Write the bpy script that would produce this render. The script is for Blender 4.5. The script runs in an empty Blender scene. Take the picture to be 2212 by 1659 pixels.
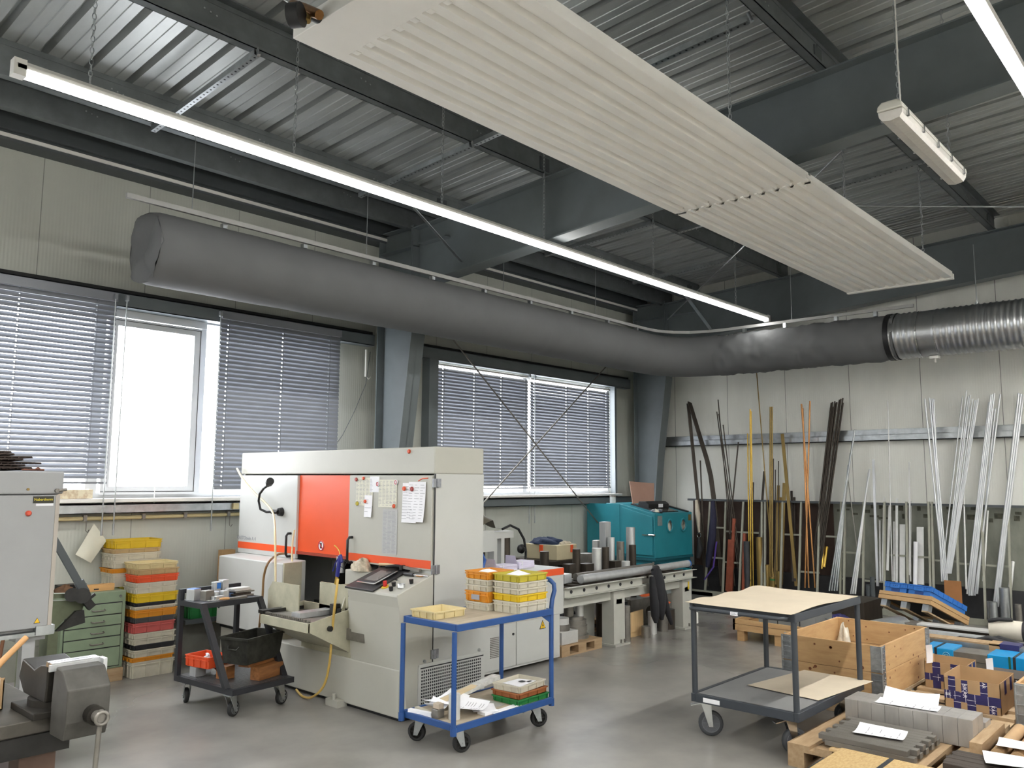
import bpy, math, random
from mathutils import Vector, Matrix, Euler
random.seed(11)
SC = bpy.context.scene; COL = SC.collection
PI = math.pi
# ---------------------------------------------------------------- camera model
YAW, PIT, ROL, FPX, CH = math.radians(42.22), math.radians(6.683), math.radians(-0.305), 1776.3, 1.7
fw = Vector((math.cos(YAW)*math.cos(PIT), math.sin(YAW)*math.cos(PIT), math.sin(PIT)))
r0 = Vector((math.sin(YAW), -math.cos(YAW), 0)); d0 = fw.cross(r0)
rt = math.cos(ROL)*r0 + math.sin(ROL)*d0; dn = -math.sin(ROL)*r0 + math.cos(ROL)*d0
def ray(px, py): return rt*((px-1106)/FPX) + dn*((py-829.5)/FPX) + fw
EYE = Vector((0, 0, CH))
def atX(px, py, x): d = ray(px, py); return EYE + d*(x/d.x)
def atY(px, py, y): d = ray(px, py); return EYE + d*(y/d.y)
def atZ(px, py, z): d = ray(px, py); return EYE + d*((z-CH)/d.z)
cam = bpy.data.objects.new('camera', bpy.data.cameras.new('camera')); COL.objects.link(cam)
cam.data.sensor_width = 36; cam.data.lens = FPX/2212*36; cam.data.clip_end = 200; cam.data.clip_start = 0.05
mw = Matrix((rt, -dn, -fw)).transposed().to_4x4(); mw.translation = EYE; cam.matrix_world = mw
SC.camera = cam
SC.view_settings.view_transform = 'Standard'; SC.view_settings.look = 'None'
SC.view_settings.gamma = 1; SC.view_settings.use_curve_mapping = False
SC.view_settings.exposure = 1.42
SC.cycles.max_bounces = 8; SC.cycles.diffuse_bounces = 5; SC.cycles.glossy_bounces = 4; SC.cycles.transparent_max_bounces = 12
SC.cycles.sample_clamp_indirect = 6.0; SC.cycles.caustics_reflective = False; SC.cycles.caustics_refractive = False
# ---------------------------------------------------------------- mesh builder
OFF = {}
def woff(o):
    return OFF.get(o.name, Vector((0, 0, 0))) if o else Vector((0, 0, 0))
class MB:
    def __init__(s): s.v = []; s.f = []; s.s = []
    def add(s, v, f, sm=False, M=None):
        o = len(s.v)
        s.v += [tuple(M @ Vector(p)) if M else tuple(p) for p in v]
        s.f += [[i+o for i in q] for q in f]; s.s += [sm]*len(f); return s
    def box(s, x0, x1, y0, y1, z0, z1, M=None):
        if x0 > x1: x0, x1 = x1, x0
        if y0 > y1: y0, y1 = y1, y0
        if z0 > z1: z0, z1 = z1, z0
        v = [(x0,y0,z0),(x1,y0,z0),(x1,y1,z0),(x0,y1,z0),(x0,y0,z1),(x1,y0,z1),(x1,y1,z1),(x0,y1,z1)]
        return s.add(v, [(0,3,2,1),(4,5,6,7),(0,1,5,4),(1,2,6,5),(2,3,7,6),(3,0,4,7)], False, M)
    def cyl(s, p0, p1, r0, r1=None, n=14, cap=True, sm=True):
        p0, p1 = Vector(p0), Vector(p1); r1 = r0 if r1 is None else r1
        d = (p1-p0).normalized(); a = d.orthogonal().normalized(); b = d.cross(a)
        v = []
        for p, r in ((p0, r0), (p1, r1)):
            v += [p + (a*math.cos(2*PI*k/n) + b*math.sin(2*PI*k/n))*r for k in range(n)]
        s.add(v, [(k, (k+1) % n, n+(k+1) % n, n+k) for k in range(n)], sm)
        if cap: s.add(v, [tuple(range(n))[::-1], tuple(range(n, 2*n))])
        return s
    def bar(s, p0, p1, w, h, up=(0, 0, 1)):           # rectangular bar between two points
        p0, p1 = Vector(p0), Vector(p1); d = (p1-p0).normalized(); u = Vector(up)
        if abs(d.dot(u)) > .98: u = Vector((0, 1, 0))
        a = d.cross(u).normalized()*(w/2); b = a.cross(d).normalized()*(h/2)
        v = [p0-a-b, p0+a-b, p0+a+b, p0-a+b, p1-a-b, p1+a-b, p1+a+b, p1-a+b]
        return s.add(v, [(0,1,2,3),(7,6,5,4),(0,4,5,1),(1,5,6,2),(2,6,7,3),(3,7,4,0)])
    def tube(s, pts, r, n=8, cap=True, closed=False):
        pts = [Vector(p) for p in pts]; m = len(pts); v = []; a = None
        rr = r if isinstance(r, (list, tuple)) else [r]*m
        for i, p in enumerate(pts):
            if closed: t = (pts[(i+1) % m]-pts[i-1]).normalized()
            else: t = (pts[min(i+1, m-1)]-pts[max(i-1, 0)]).normalized()
            a = t.orthogonal().normalized() if a is None else (a - t*a.dot(t)).normalized()
            b = t.cross(a)
            v += [p + (a*math.cos(2*PI*k/n)+b*math.sin(2*PI*k/n))*rr[i] for k in range(n)]
        f = []
        for i in range(m if closed else m-1):
            j = (i+1) % m
            f += [(i*n+k, i*n+(k+1) % n, j*n+(k+1) % n, j*n+k) for k in range(n)]
        s.add(v, f, True)
        if cap and not closed: s.add(v, [tuple(range(n))[::-1], tuple(range((m-1)*n, m*n))])
        return s
    def prism(s, poly, ax, a, b, M=None):             # polygon in the other two axes, swept along ax
        n = len(poly)
        def P(u, w, t): return {'x': (t, u, w), 'y': (u, t, w), 'z': (u, w, t)}[ax]
        v = [P(u, w, a) for u, w in poly]+[P(u, w, b) for u, w in poly]
        return s.add(v, [tuple(range(n))[::-1], tuple(range(n, 2*n))]+[(k, (k+1) % n, n+(k+1) % n, n+k) for k in range(n)], False, M)
    def lathe(s, prof, c, ax='z', n=20, cap=True):    # prof = (radius, height) list
        v = []; c = Vector(c)
        for r, h in prof:
            for k in range(n):
                u, w = r*math.cos(2*PI*k/n), r*math.sin(2*PI*k/n)
                v.append(c+Vector({'z': (u, w, h), 'x': (h, u, w), 'y': (w, h, u)}[ax]))
        m = len(prof)
        s.add(v, [(i*n+k, i*n+(k+1) % n, (i+1)*n+(k+1) % n, (i+1)*n+k) for i in range(m-1) for k in range(n)], True)
        if cap: s.add(v, [tuple(range(n))[::-1], tuple(range((m-1)*n, m*n))])
        return s
    def grid(s, nx, ny, fn, th=0.0, sm=True):         # sheet fn(u,v) with thickness downwards
        P = [Vector(fn(i/nx, j/ny)) for j in range(ny+1) for i in range(nx+1)]
        w = nx+1; f = [(j*w+i, j*w+i+1, (j+1)*w+i+1, (j+1)*w+i) for j in range(ny) for i in range(nx)]
        s.add(P, f, sm)
        if th:
            nrm = (P[1]-P[0]).cross(P[w]-P[0]).normalized()*th
            Q = [p-nrm for p in P]; s.add(Q, [q[::-1] for q in f], sm)
            edge = [i for i in range(w)]+[j*w+nx for j in range(1, ny+1)]+[ny*w+i for i in range(nx-1, -1, -1)]+[j*w for j in range(ny-1, 0, -1)]
            e = len(edge); s.add([P[i] for i in edge]+[Q[i] for i in edge], [(k, e+k, e+(k+1) % e, (k+1) % e) for k in range(e)])
        return s
    def build(s, name, mat, parent=None, local=False, bevel=0.0, fix=True):
        me = bpy.data.meshes.new(name)
        o = bpy.data.objects.new(name, me); COL.objects.link(o)
        sh = Vector((0, 0, 0)) if local else woff(parent)
        me.from_pydata([Vector(p)-sh for p in s.v], [], s.f)
        me.polygons.foreach_set('use_smooth', s.s); me.materials.append(mat); me.update()
        if fix:
            import bmesh
            b = bmesh.new(); b.from_mesh(me); bmesh.ops.recalc_face_normals(b, faces=b.faces); b.to_mesh(me); b.free()
        if parent: o.parent = parent; OFF[o.name] = sh
        if bevel:
            m = o.modifiers.new('bevel', 'BEVEL'); m.width = bevel; m.segments = 2; m.limit_method = 'ANGLE'; m.angle_limit = .7
        return o
def tag(o, label, cat, group=None):
    o['label'] = label; o['category'] = cat
    if group: o['group'] = group
    return o
def thing(name, label, cat, loc=(0, 0, 0), rz=0, group=None):
    o = bpy.data.objects.new(name, None); COL.objects.link(o); o.empty_display_size = .1
    o.location = loc; o.rotation_euler = (0, 0, rz); OFF[o.name] = Vector(loc)
    return tag(o, label, cat, group)
def struct(o): o['kind'] = 'structure'; return o
def copy_tree(o, parent=None):
    c = o.copy(); COL.objects.link(c)
    if parent: c.parent = parent
    for ch in list(o.children): copy_tree(ch, c)
    return c
def text(name, body, size, mat, parent, loc, rot, world=True, ext=.0008, ax='CENTER', sx=1.0):
    cu = bpy.data.curves.new(name, 'FONT'); cu.body = body; cu.size = size; cu.extrude = ext; cu.align_x = ax; cu.align_y = 'CENTER'; cu.resolution_u = 3
    tmp = bpy.data.objects.new('tmp', cu); COL.objects.link(tmp)
    me = bpy.data.meshes.new_from_object(tmp.evaluated_get(bpy.context.evaluated_depsgraph_get()))
    bpy.data.objects.remove(tmp); bpy.data.curves.remove(cu); me.materials.clear(); me.materials.append(mat)
    o = bpy.data.objects.new(name, me); COL.objects.link(o)
    o.location = Vector(loc)-(woff(parent) if world else Vector((0, 0, 0))); o.rotation_euler = rot; o.scale = (sx, 1, 1)
    if parent: o.parent = parent
    return o
FX = (PI/2, 0, -PI/2)      # lettering on a face that looks towards -x
FY = (PI/2, 0, 0)          # lettering on a face that looks towards -y
# ---------------------------------------------------------------- materials
def lin(c):
    return tuple((x/255/12.92 if x/255 <= .04045 else ((x/255+.055)/1.055)**2.4) for x in c)+(1,)
MATS = {}
def mat(name, col, rough=.5, metal=0.0, var=.12, vs=6.0, bump=0.0, bs=60.0, stretch=(1, 1, 1), col2=None, thr=None, spec=.5, coat=0):
    if name in MATS: return MATS[name]
    m = bpy.data.materials.new(name); m.use_nodes = True; MATS[name] = m
    N = m.node_tree.nodes; L = m.node_tree.links; b = N['Principled BSDF']
    b.inputs['Roughness'].default_value = rough; b.inputs['Metallic'].default_value = metal
    b.inputs['Specular IOR Level'].default_value = spec; b.inputs['Coat Weight'].default_value = coat
    if 'crate_plastic' in name: col = tuple(c*.9 for c in col)
    base = lin(col); b.inputs['Base Color'].default_value = base
    tc = N.new('ShaderNodeTexCoord'); mp = N.new('ShaderNodeMapping'); mp.inputs['Scale'].default_value = stretch
    L.new(tc.outputs['Object'], mp.inputs['Vector'])
    if var:
        n = N.new('ShaderNodeTexNoise'); n.inputs['Scale'].default_value = vs; n.inputs['Detail'].default_value = 5; n.inputs['Roughness'].default_value = .6
        L.new(mp.outputs[0], n.inputs['Vector'])
        r = N.new('ShaderNodeValToRGB'); lo, hi = thr or (.3, .7)
        r.color_ramp.elements[0].position = lo; r.color_ramp.elements[1].position = hi
        c2 = lin(col2) if col2 else None
        r.color_ramp.elements[0].color = c2 if c2 else tuple(x*(1-var) for x in base[:3])+(1,)
        r.color_ramp.elements[1].color = base if c2 else tuple(min(1, x*(1+var)) for x in base[:3])+(1,)
        L.new(n.outputs['Fac'], r.inputs['Fac']); L.new(r.outputs['Color'], b.inputs['Base Color'])
    if bump:
        n2 = N.new('ShaderNodeTexNoise'); n2.inputs['Scale'].default_value = bs; n2.inputs['Detail'].default_value = 4
        L.new(mp.outputs[0], n2.inputs['Vector'])
        bp = N.new('ShaderNodeBump'); bp.inputs['Strength'].default_value = bump; bp.inputs['Distance'].default_value = .01
        L.new(n2.outputs['Fac'], bp.inputs['Height']); L.new(bp.outputs[0], b.inputs['Normal'])
    return m
def emit(name, col, st):
    if name in MATS: return MATS[name]
    m = bpy.data.materials.new(name); m.use_nodes = True; MATS[name] = m
    N = m.node_tree.nodes; N.clear(); e = N.new('ShaderNodeEmission'); o = N.new('ShaderNodeOutputMaterial')
    e.inputs['Color'].default_value = lin(col); e.inputs['Strength'].default_value = st; m.node_tree.links.new(e.outputs[0], o.inputs[0]); return m
def panel_mat(name, col, ax, off, pitch, rough=.45, dk=.5):   # sandwich panel: fine vertical ribs and a dark joint every panel width
    m = mat(name, col, rough, 0, .05, 3.0, stretch=(1, 1, .3)); N = m.node_tree.nodes; L = m.node_tree.links; b = N['Principled BSDF']
    tc = N.new('ShaderNodeTexCoord'); sp = N.new('ShaderNodeSeparateXYZ'); L.new(tc.outputs['Object'], sp.inputs[0])
    def mth(op, a, c):
        q = N.new('ShaderNodeMath'); q.operation = op
        if hasattr(a, 'links'): L.new(a, q.inputs[0])
        else: q.inputs[0].default_value = a
        q.inputs[1].default_value = c; return q.outputs[0]
    fr = mth('FRACT', mth('DIVIDE', mth('SUBTRACT', sp.outputs[ax], off), pitch), 0)
    j = mth('LESS_THAN', fr, .008)
    rib = mth('SINE', mth('MULTIPLY', sp.outputs[ax], 2*PI/.03), 0)
    bp = N.new('ShaderNodeBump'); bp.inputs['Strength'].default_value = .12; bp.inputs['Distance'].default_value = .004
    L.new(rib, bp.inputs['Height']); L.new(bp.outputs[0], b.inputs['Normal'])
    mx = N.new('ShaderNodeMix'); mx.data_type = 'RGBA'; L.new(j, mx.inputs[0])
    src = b.inputs['Base Color'].links[0].from_socket; L.new(src, mx.inputs[6]); mx.inputs[7].default_value = lin([c*dk for c in col])
    L.new(mx.outputs[2], b.inputs['Base Color']); return m
steel_p = mat('painted_steel_grey', (102, 109, 112), .45, .0, .08, 4)
steel_d = mat('painted_steel_dark', (74, 79, 82), .5, 0, .1, 4)
galv = mat('galvanised_sheet', (190, 193, 192), .36, .6, .12, 5, stretch=(1, .3, 1))
galv_d = mat('galvanised_purlin', (120, 125, 127), .5, .6, .14, 7)
zinc = mat('zinc_plate', (178, 182, 184), .35, .9, .15, 12)
chrome = mat('bright_steel', (205, 207, 208), .2, 1, .05, 10)
white_p = mat('white_powder_coat', (240, 238, 233), .5, 0, .03, 3)
mach_w = mat('machine_light_grey', (178, 177, 168), .42, 0, .04, 2)
mach_l = mat('machine_panel_grey', (190, 191, 188), .42, 0, .04, 2)
mach_b = mat('machine_beige', (172, 169, 148), .5, 0, .14, 9)
orange = mat('machine_orange', (226, 84, 38), .4, 0, .05, 2)
black = mat('black_plastic', (24, 24, 26), .45, 0, .1, 10)
rubber = mat('black_rubber', (30, 30, 31), .75, 0, .15, 20)
dark_in = mat('oily_dark_steel', (44, 43, 42), .45, .5, .35, 14)
blackfr = mat('black_frame_paint', (36, 37, 42), .42, 0, .12, 12)
bluefr = mat('blue_frame_paint', (36, 74, 132), .42, 0, .08, 8)
antfr = mat('anthracite_frame_paint', (52, 57, 64), .42, 0, .08, 8)
wood = mat('pallet_wood', (170, 145, 113), .7, 0, .2, 5, .15, 40, stretch=(1, 6, 6), col2=(146, 118, 86), thr=(.25, .65))
wood_w = mat('warm_collar_wood', (194, 158, 112), .6, 0, .2, 3, .1, 30, stretch=(1.5, 1.5, 9), col2=(172, 134, 90), thr=(.2, .6))
wood_g = mat('weathered_board', (176, 152, 120), .75, 0, .2, 5, .15, 40, stretch=(6, 1, 6))
card = mat('cardboard', (170, 140, 104), .8, 0, .08, 5)
kraft = mat('kraft_paper', (196, 183, 162), .75, 0, .06, 4, .1, 8)
paper = mat('white_paper', (236, 236, 240), .7, 0, .04, 6)
inkm = mat('grey_print', (150, 150, 156), .7, 0, 0)
ink = mat('black_print', (30, 30, 34), .6, 0, 0)
alu = mat('milled_aluminium', (206, 208, 210), .34, .65, .1, 14, stretch=(1, 1, .2))
alu_w = mat('matt_pale_aluminium', (214, 214, 212), .45, .5, .08, 10)
stl = mat('raw_steel', (132, 128, 122), .42, .6, .2, 10)
stl_d = mat('dark_rolled_steel', (70, 63, 56), .5, .6, .25, 12, stretch=(1, 1, .3))
brass = mat('brass', (206, 172, 84), .34, .85, .12, 8, stretch=(1, 1, .3))
brass_d = mat('dull_brass', (150, 126, 76), .42, .7, .15, 8, stretch=(1, 1, .3))
copper = mat('copper_bronze', (188, 136, 88), .35, .85, .14, 8, stretch=(1, 1, .3))
copper_r = mat('red_copper_block', (166, 92, 70), .5, .5, .2, 9)
teal = mat('teal_paint', (38, 128, 142), .42, 0, .08, 4)
green_c = mat('green_grey_cabinet', (124, 140, 116), .5, 0, .1, 7)
wpla = mat('white_crate_plastic', (214, 208, 190), .5, 0, .1, 9)
cpla = mat('cream_crate_plastic', (226, 208, 158), .5, 0, .08, 9)
tpla = mat('tan_crate_plastic', (196, 168, 122), .5, 0, .1, 9)
ypla = mat('yellow_crate_plastic', (232, 196, 40), .45, 0, .06, 9)
lpla = mat('olive_yellow_crate_plastic', (200, 186, 62), .45, 0, .06, 9)
opla = mat('amber_crate_plastic', (228, 150, 40), .45, 0, .06, 9)
rpla = mat('orange_red_crate_plastic', (240, 92, 48), .45, 0, .06, 9)
ppla = mat('pale_red_crate_plastic', (200, 96, 92), .45, 0, .06, 9)
dpla = mat('dark_grey_crate_plastic', (78, 78, 80), .5, 0, .1, 9)
kpla = mat('black_crate_plastic', (40, 40, 44), .5, 0, .1, 9)
gpla = mat('green_crate_plastic', (36, 124, 62), .45, 0, .06, 9)
npla = mat('brown_crate_plastic', (166, 100, 58), .5, 0, .08, 9)
bpla = mat('blue_crate_plastic', (52, 124, 212), .4, 0, .06, 9)
rail_g = mat('rail_grey', (168, 168, 166), .5, 0, .04, 5)
fabric = mat('grey_duct_fabric', (96, 97, 98), .85, 0, .05, 3, .12, 14)
# ================================================================ the setting
YW, XW = 7.8, 11.85
RT = lambda y: 4.62+.055*(6.25-y)           # top of the rafters
DK = lambda y: RT(y)+.27                     # underside of the roof deck
conc = mat('polished_concrete', (104, 102, 98), .24, 0, .3, 1.3, 0, 2, col2=(150, 147, 141), thr=(.3, .75), spec=.5)
N = conc.node_tree.nodes; L = conc.node_tree.links; bs_ = N['Principled BSDF']
n_ = N.new('ShaderNodeTexNoise'); n_.inputs['Scale'].default_value = 3.5; n_.inputs['Detail'].default_value = 4; n_.inputs['Roughness'].default_value = .5
r_ = N.new('ShaderNodeMapRange'); r_.inputs[1].default_value = .3; r_.inputs[2].default_value = .7; r_.inputs[3].default_value = .2; r_.inputs[4].default_value = .32
L.new(n_.outputs['Fac'], r_.inputs[0]); L.new(r_.outputs[0], bs_.inputs['Roughness'])
m2 = N.new('ShaderNodeMix'); m2.data_type = 'RGBA'; m2.blend_type = 'OVERLAY'; m2.inputs[0].default_value = .12
L.new(bs_.inputs['Base Color'].links[0].from_socket, m2.inputs[6]); L.new(n_.outputs['Fac'], m2.inputs[7]); L.new(m2.outputs[2], bs_.inputs['Base Color'])
struct(MB().box(-6, XW+.1, -8, YW+.12, -.1, 0).build('floor', conc))
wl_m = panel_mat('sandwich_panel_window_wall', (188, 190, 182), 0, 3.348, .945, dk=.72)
wr_m = panel_mat('sandwich_panel_gable_wall', (238, 238, 231), 1, 3.311, .948, dk=.55)  # lighter copy of the window wall panel; extra brightness put into its colour
plinth_m = mat('cast_concrete_plinth', (142, 142, 134), .8, 0, .15, 4, .1, 20)
def wall_with_holes(x0, x1, z0, z1, holes):
    m = MB(); xs = sorted({x0, x1, *[h[0] for h in holes], *[h[1] for h in holes]})
    for a, b in zip(xs, xs[1:]):
        hs = [h for h in holes if h[0] <= a and h[1] >= b]
        if not hs: m.box(a, b, YW, YW+.12, z0, z1)
        else: m.box(a, b, YW, YW+.12, z0, hs[0][2]); m.box(a, b, YW, YW+.12, hs[0][3], z1)
    return m
W1 = (-1.6, 5.5, 1.52, 3.3); W2 = (7.05, 10.97, 1.5, 3.21)
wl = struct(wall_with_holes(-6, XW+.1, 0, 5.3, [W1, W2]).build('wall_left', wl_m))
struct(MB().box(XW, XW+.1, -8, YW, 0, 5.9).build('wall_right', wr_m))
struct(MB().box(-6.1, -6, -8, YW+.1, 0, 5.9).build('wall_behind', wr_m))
struct(MB().box(-6, XW, -8.1, -8, 0, 5.9).build('wall_near', wr_m))
struct(MB().box(-6, XW, YW-.07, YW, 0, .3).prism([(YW-.075, .3), (YW, .3), (YW, .36), (YW-.03, .36)], 'x', -6, XW).build('baseboard_left', plinth_m))
struct(MB().box(XW-.06, XW, -8, YW-.07, 0, .3).build('baseboard_right', plinth_m))
# roof deck: trapezoidal sheets, ribs run up the slope
prof = []; p = .3135; x = -6.0+.15
while x < XW+.2:
    prof += [(x, 0), (x+.083, 0), (x+.087, .008), (x+.095, .008), (x+.099, 0), (x+.165, 0), (x+.169, .008), (x+.177, .008), (x+.181, 0), (x+.252, 0), (x+.262, .07), (x+.303, .07)]
    x += p
y0, y1 = -8.0, YW+.1
dv = [(x, y, DK(y)+h) for y in (y0, y1) for x, h in prof]; n = len(prof)
dk = MB(); dk.add(dv, [(i, n+i, n+i+1, i+1) for i in range(n-1)])
struct(dk.build('ceiling', galv, fix=False))
struct(MB().add([(a, y, DK(y)+h) for h in (.1, .16) for a, y in ((-6.2, -8.1), (XW+.2, -8.1), (XW+.2, YW+.3), (-6.2, YW+.3))], [(0,1,2,3),(7,6,5,4),(0,4,5,1),(1,5,6,2),(2,6,7,3),(3,7,4,0)]).build('roof_insulation', steel_d))
# purlins (C sections) along x, dark slots and bolts in their webs
def purlin(name, y, x0, x1, h=.27, w=.075, flip=1, mt=galv_d):
    zb = RT(y); m = MB(); t = .006
    m.box(x0, x1, y-t, y, zb, zb+h); m.box(x0, x1, y, y+flip*w, zb, zb+t); m.box(x0, x1, y, y+flip*w, zb+h-t, zb+h)
    m.box(x0, x1, y+flip*(w-t), y+flip*w, zb, zb+.025); m.box(x0, x1, y-t-.006, y-t, zb+h-.045, zb+h-.03)
    o = struct(m.build(name, mt))
    b = MB()
    for k in range(int((x1-x0)/1.31)):
        for q in (0, .045, .09): b.cyl((x0+.5+k*1.31+q, y-t-.004, zb+.17-.2*q), (x0+.5+k*1.31+q, y-t, zb+.17-.2*q), .007, n=6)
    b.build('bolt_row', zinc, o, fix=False); return o
for i, (y, fl) in enumerate(((6.55, 1), (5.06, -1), (2.31, -1), (-.45, -1), (-3.2, -1))): purlin('trim_%d' % (i+1), y, -5.9, XW-.12, flip=fl)
purlin('trim_6', 7.06, -5.9, XW-.12)
struct(MB().box(-5.9, XW-.1, 7.55, 7.8, 4.60, 4.8).box(-5.9, XW-.1, 7.60, 7.8, 4.52, 4.6).build('trim_7', steel_d))
struct(MB().box(-5.9, XW-.1, 7.585, 7.6, 4.545, 4.575).build('trim_8', white_p))
# rafters and tapered columns
RB = lambda y: 3.925+.0755*(6.52-y)          # underside of the rafters
def rafter(i, xc, hw=.1):
    m = MB(); ys = (7.03, -7.9); t = .014
    def slab(lo, hi, x0, x1):
        v = [(x, y, f(y)) for f in (lo, hi) for x, y in ((x0, ys[0]), (x1, ys[0]), (x1, ys[1]), (x0, ys[1]))]
        m.add(v, [(0,1,2,3),(7,6,5,4),(0,4,5,1),(1,5,6,2),(2,6,7,3),(3,7,4,0)])
    slab(lambda y: RB(y), lambda y: RB(y)+t, xc-hw, xc+hw); slab(lambda y: RT(y)-t, lambda y: RT(y), xc-hw, xc+hw)
    slab(lambda y: RB(y)+t, lambda y: RT(y)-t, xc-.006, xc+.006)
    for y in (7.03,): m.box(xc-hw, xc+hw, y-.008, y+.008, RB(y), RT(y))
    for y in (6.7,): m.box(xc-hw, xc-.005, y-.22, y+.22, 4.37, 4.382)
    o = struct(m.build('beam_%d' % i, steel_p))
    c = MB(); yo = 7.62; iz = [(0, 7.36), (2.1, 7.17), (3.35, 7.0), (4.2, 7.0), (4.6, 7.0)]
    c.box(xc-hw, xc+hw, yo-.014, yo, 0, RT(yo)-.02)
    for (za, ya), (zb, yb) in zip(iz, iz[1:]):
        c.prism([(ya, za), (ya+.014, za), (yb+.014, zb), (yb, zb)], 'x', xc-hw, xc+hw)
        c.prism([(ya, za), (yo, za), (yo, zb), (yb, zb)], 'x', xc-.006, xc+.006)
    c.box(xc-hw, xc+hw, 7.0, yo, 4.60, 4.612); c.box(xc-hw, xc-.006, 7.0, yo, 4.36, 4.372); c.box(xc-.18, xc+.18, 7.3, 7.7, 0, .02)
    struct(c.build('column_%d' % i, steel_p)); return o
rafter(1, 6.12); rafter(2, 11.5)
# purlin cleats at the rafters, flange braces
cl = MB()
for xc in (6.12, 11.5):
    for y in (5.06, 2.31, 6.55): cl.box(xc-.1, xc-.09, y-.012, y-.002, RT(y), RT(y)+.24); cl.box(xc-.16, xc-.02, y-.014, y-.006, RT(y)+.02, RT(y)+.2)
struct(cl.build('trim_9', steel_d))
def brace(p0, p1, lab):
    o = MB().bar(p0, p1, .05, .006, (1, 0, 0)).build('flange_brace', zinc); return tag(o, lab, 'brace', None)
brace((6.02, 6.20, 4.03), atX(868, 420, 5.05), 'flat bright brace from the middle roof beam to the purlin above the lamp')
brace((11.4, 6.18, 4.05), atX(1466, 618, 10.75), 'flat bright steel brace from the end wall beam up to the purlin')
def rod(p0, p1, lab, r=.009, m=zinc, name='bracing_rod'):
    return tag(MB().cyl(p0, p1, r, n=8).build(name, m), lab, 'brace')
rod((6.22, 4.80, 4.40), (11.4, .6, 4.75), 'roof bracing rod from the middle beam past the panel to the end wall beam')
rod((11.4, 6.95, 4.30), (6.22, 1.85, 4.50), 'roof bracing rod from the corner column rising to the middle beam')
q0, q1 = atY(982, 738, 7.5), atY(1262, 1092, 7.5)
rod(q0+(q0-q1)*.12, q1+(q1-q0)*.7, 'steel tie rod falling to the right across the right-hand window', .010, stl)
q0, q1 = atY(1302, 800, 7.5), atY(1052, 1078, 7.5)
rod(q0+(q0-q1)*.12, q1+(q1-q0)*.25, 'steel tie rod rising to the right across the right-hand window', .010, stl)
# girts on the two walls
def girt(i, x0, x1, z0, z1, y=7.66, mt=steel_p):
    struct(MB().box(x0, x1, y, y+.008, z0, z1).box(x0, x1, y, YW, z0, z0+.008).box(x0, x1, y, YW, z1-.008, z1).build('trim_%d' % i, mt))
girt(10, -5.9, 6.02, 3.27, 3.40); girt(11, 6.22, 11.4, 3.22, 3.375, 7.68)
struct(MB().box(-5.9, 6.02, 7.7, YW, 3.40, 3.44).box(6.22, 11.4, 7.72, YW, 3.375, 3.41).build('trim_12', rubber))
girt(13, -5.9, 6.02, 1.385, 1.47, 7.66, zinc); girt(14, 6.22, 11.4, 1.345, 1.45, 7.66)
struct(MB().box(6.9, 7.05, 7.66, YW, 1.45, 3.22).box(10.97, 11.02, 7.7, YW, 1.45, 3.22).build('trim_15', steel_p))
struct(MB().box(11.79, 11.8, -8, 7.6, 2.355, 2.42).box(11.79, XW, -8, 7.6, 2.345, 2.355).box(11.74, 11.79, -8, 7.6, 2.345, 2.352).box(11.74, 11.747, -8, 7.6, 2.275, 2.35).box(11.79, XW, -8, 7.6, 2.418, 2.425).build('trim_16', zinc))
struct(MB().box(11.75, XW, -8, 7.6, 2.265, 2.277).build('trim_17', rubber))
# windows
glass = bpy.data.materials.new('window_glass'); glass.use_nodes = True
N = glass.node_tree.nodes; L = glass.node_tree.links; N.clear()
tr, gl, mx, fr, out = N.new('ShaderNodeBsdfTransparent'), N.new('ShaderNodeBsdfGlossy'), N.new('ShaderNodeMixShader'), N.new('ShaderNodeFresnel'), N.new('ShaderNodeOutputMaterial')
gl.inputs['Roughness'].default_value = .02
N.remove(fr); mx.inputs[0].default_value = .06; L.new(tr.outputs[0], mx.inputs[1]); L.new(gl.outputs[0], mx.inputs[2]); L.new(mx.outputs[0], out.inputs[0])
alw = mat('window_frame_aluminium', (206, 209, 212), .45, .1, .03, 4)
def frame(m, x0, x1, z0, z1, w, ya, yb): m.box(x0, x1, ya, yb, z0, z0+w); m.box(x0, x1, ya, yb, z1-w, z1); m.box(x0, x0+w, ya, yb, z0+w, z1-w); m.box(x1-w, x1, ya, yb, z0+w, z1-w)
def window(i, W, mull):
    x0, x1, z0, z1 = W; m = MB(); frame(m, x0, x1, z0, z1, .045, 7.82, 7.9)
    for a, w in mull: m.box(a, a+w, 7.82, 7.9, z0+.045, z1-.045)
    o = struct(m.build('window_%d' % i, alw))
    MB().box(x0+.02, x1-.02, 7.868, 7.874, z0+.02, z1-.02).build('glass', glass, o)
    return o
w1 = window(1, W1, ((.55, .08), (1.9, .08), (2.93, .1), (3.955, .055)))
cs = MB(); frame(cs, 3.05, 3.945, 1.55, 3.19, .075, 7.79, 7.83); cs.box(2.98, 4.0, 7.80, 7.83, 3.2, 3.3)
cs.build('casement', alw, w1); MB().box(3.052, 3.94, 7.786, 7.789, 1.575, 1.58).box(3.052, 3.94, 7.786, 7.789, 3.165, 3.17).box(3.93, 3.935, 7.786, 7.789, 1.58, 3.165).build('casement_gasket', black, w1)
w2 = window(2, W2, ((8.86, .09),))
struct(MB().box(-1.6, 5.62, 7.6, YW+.03, 1.485, 1.52).build('trim_18', white_p, bevel=.006)); struct(MB().box(7.0, 11.02, 7.6, YW+.03, 1.468, 1.5).build('trim_19', white_p, bevel=.006))
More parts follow.
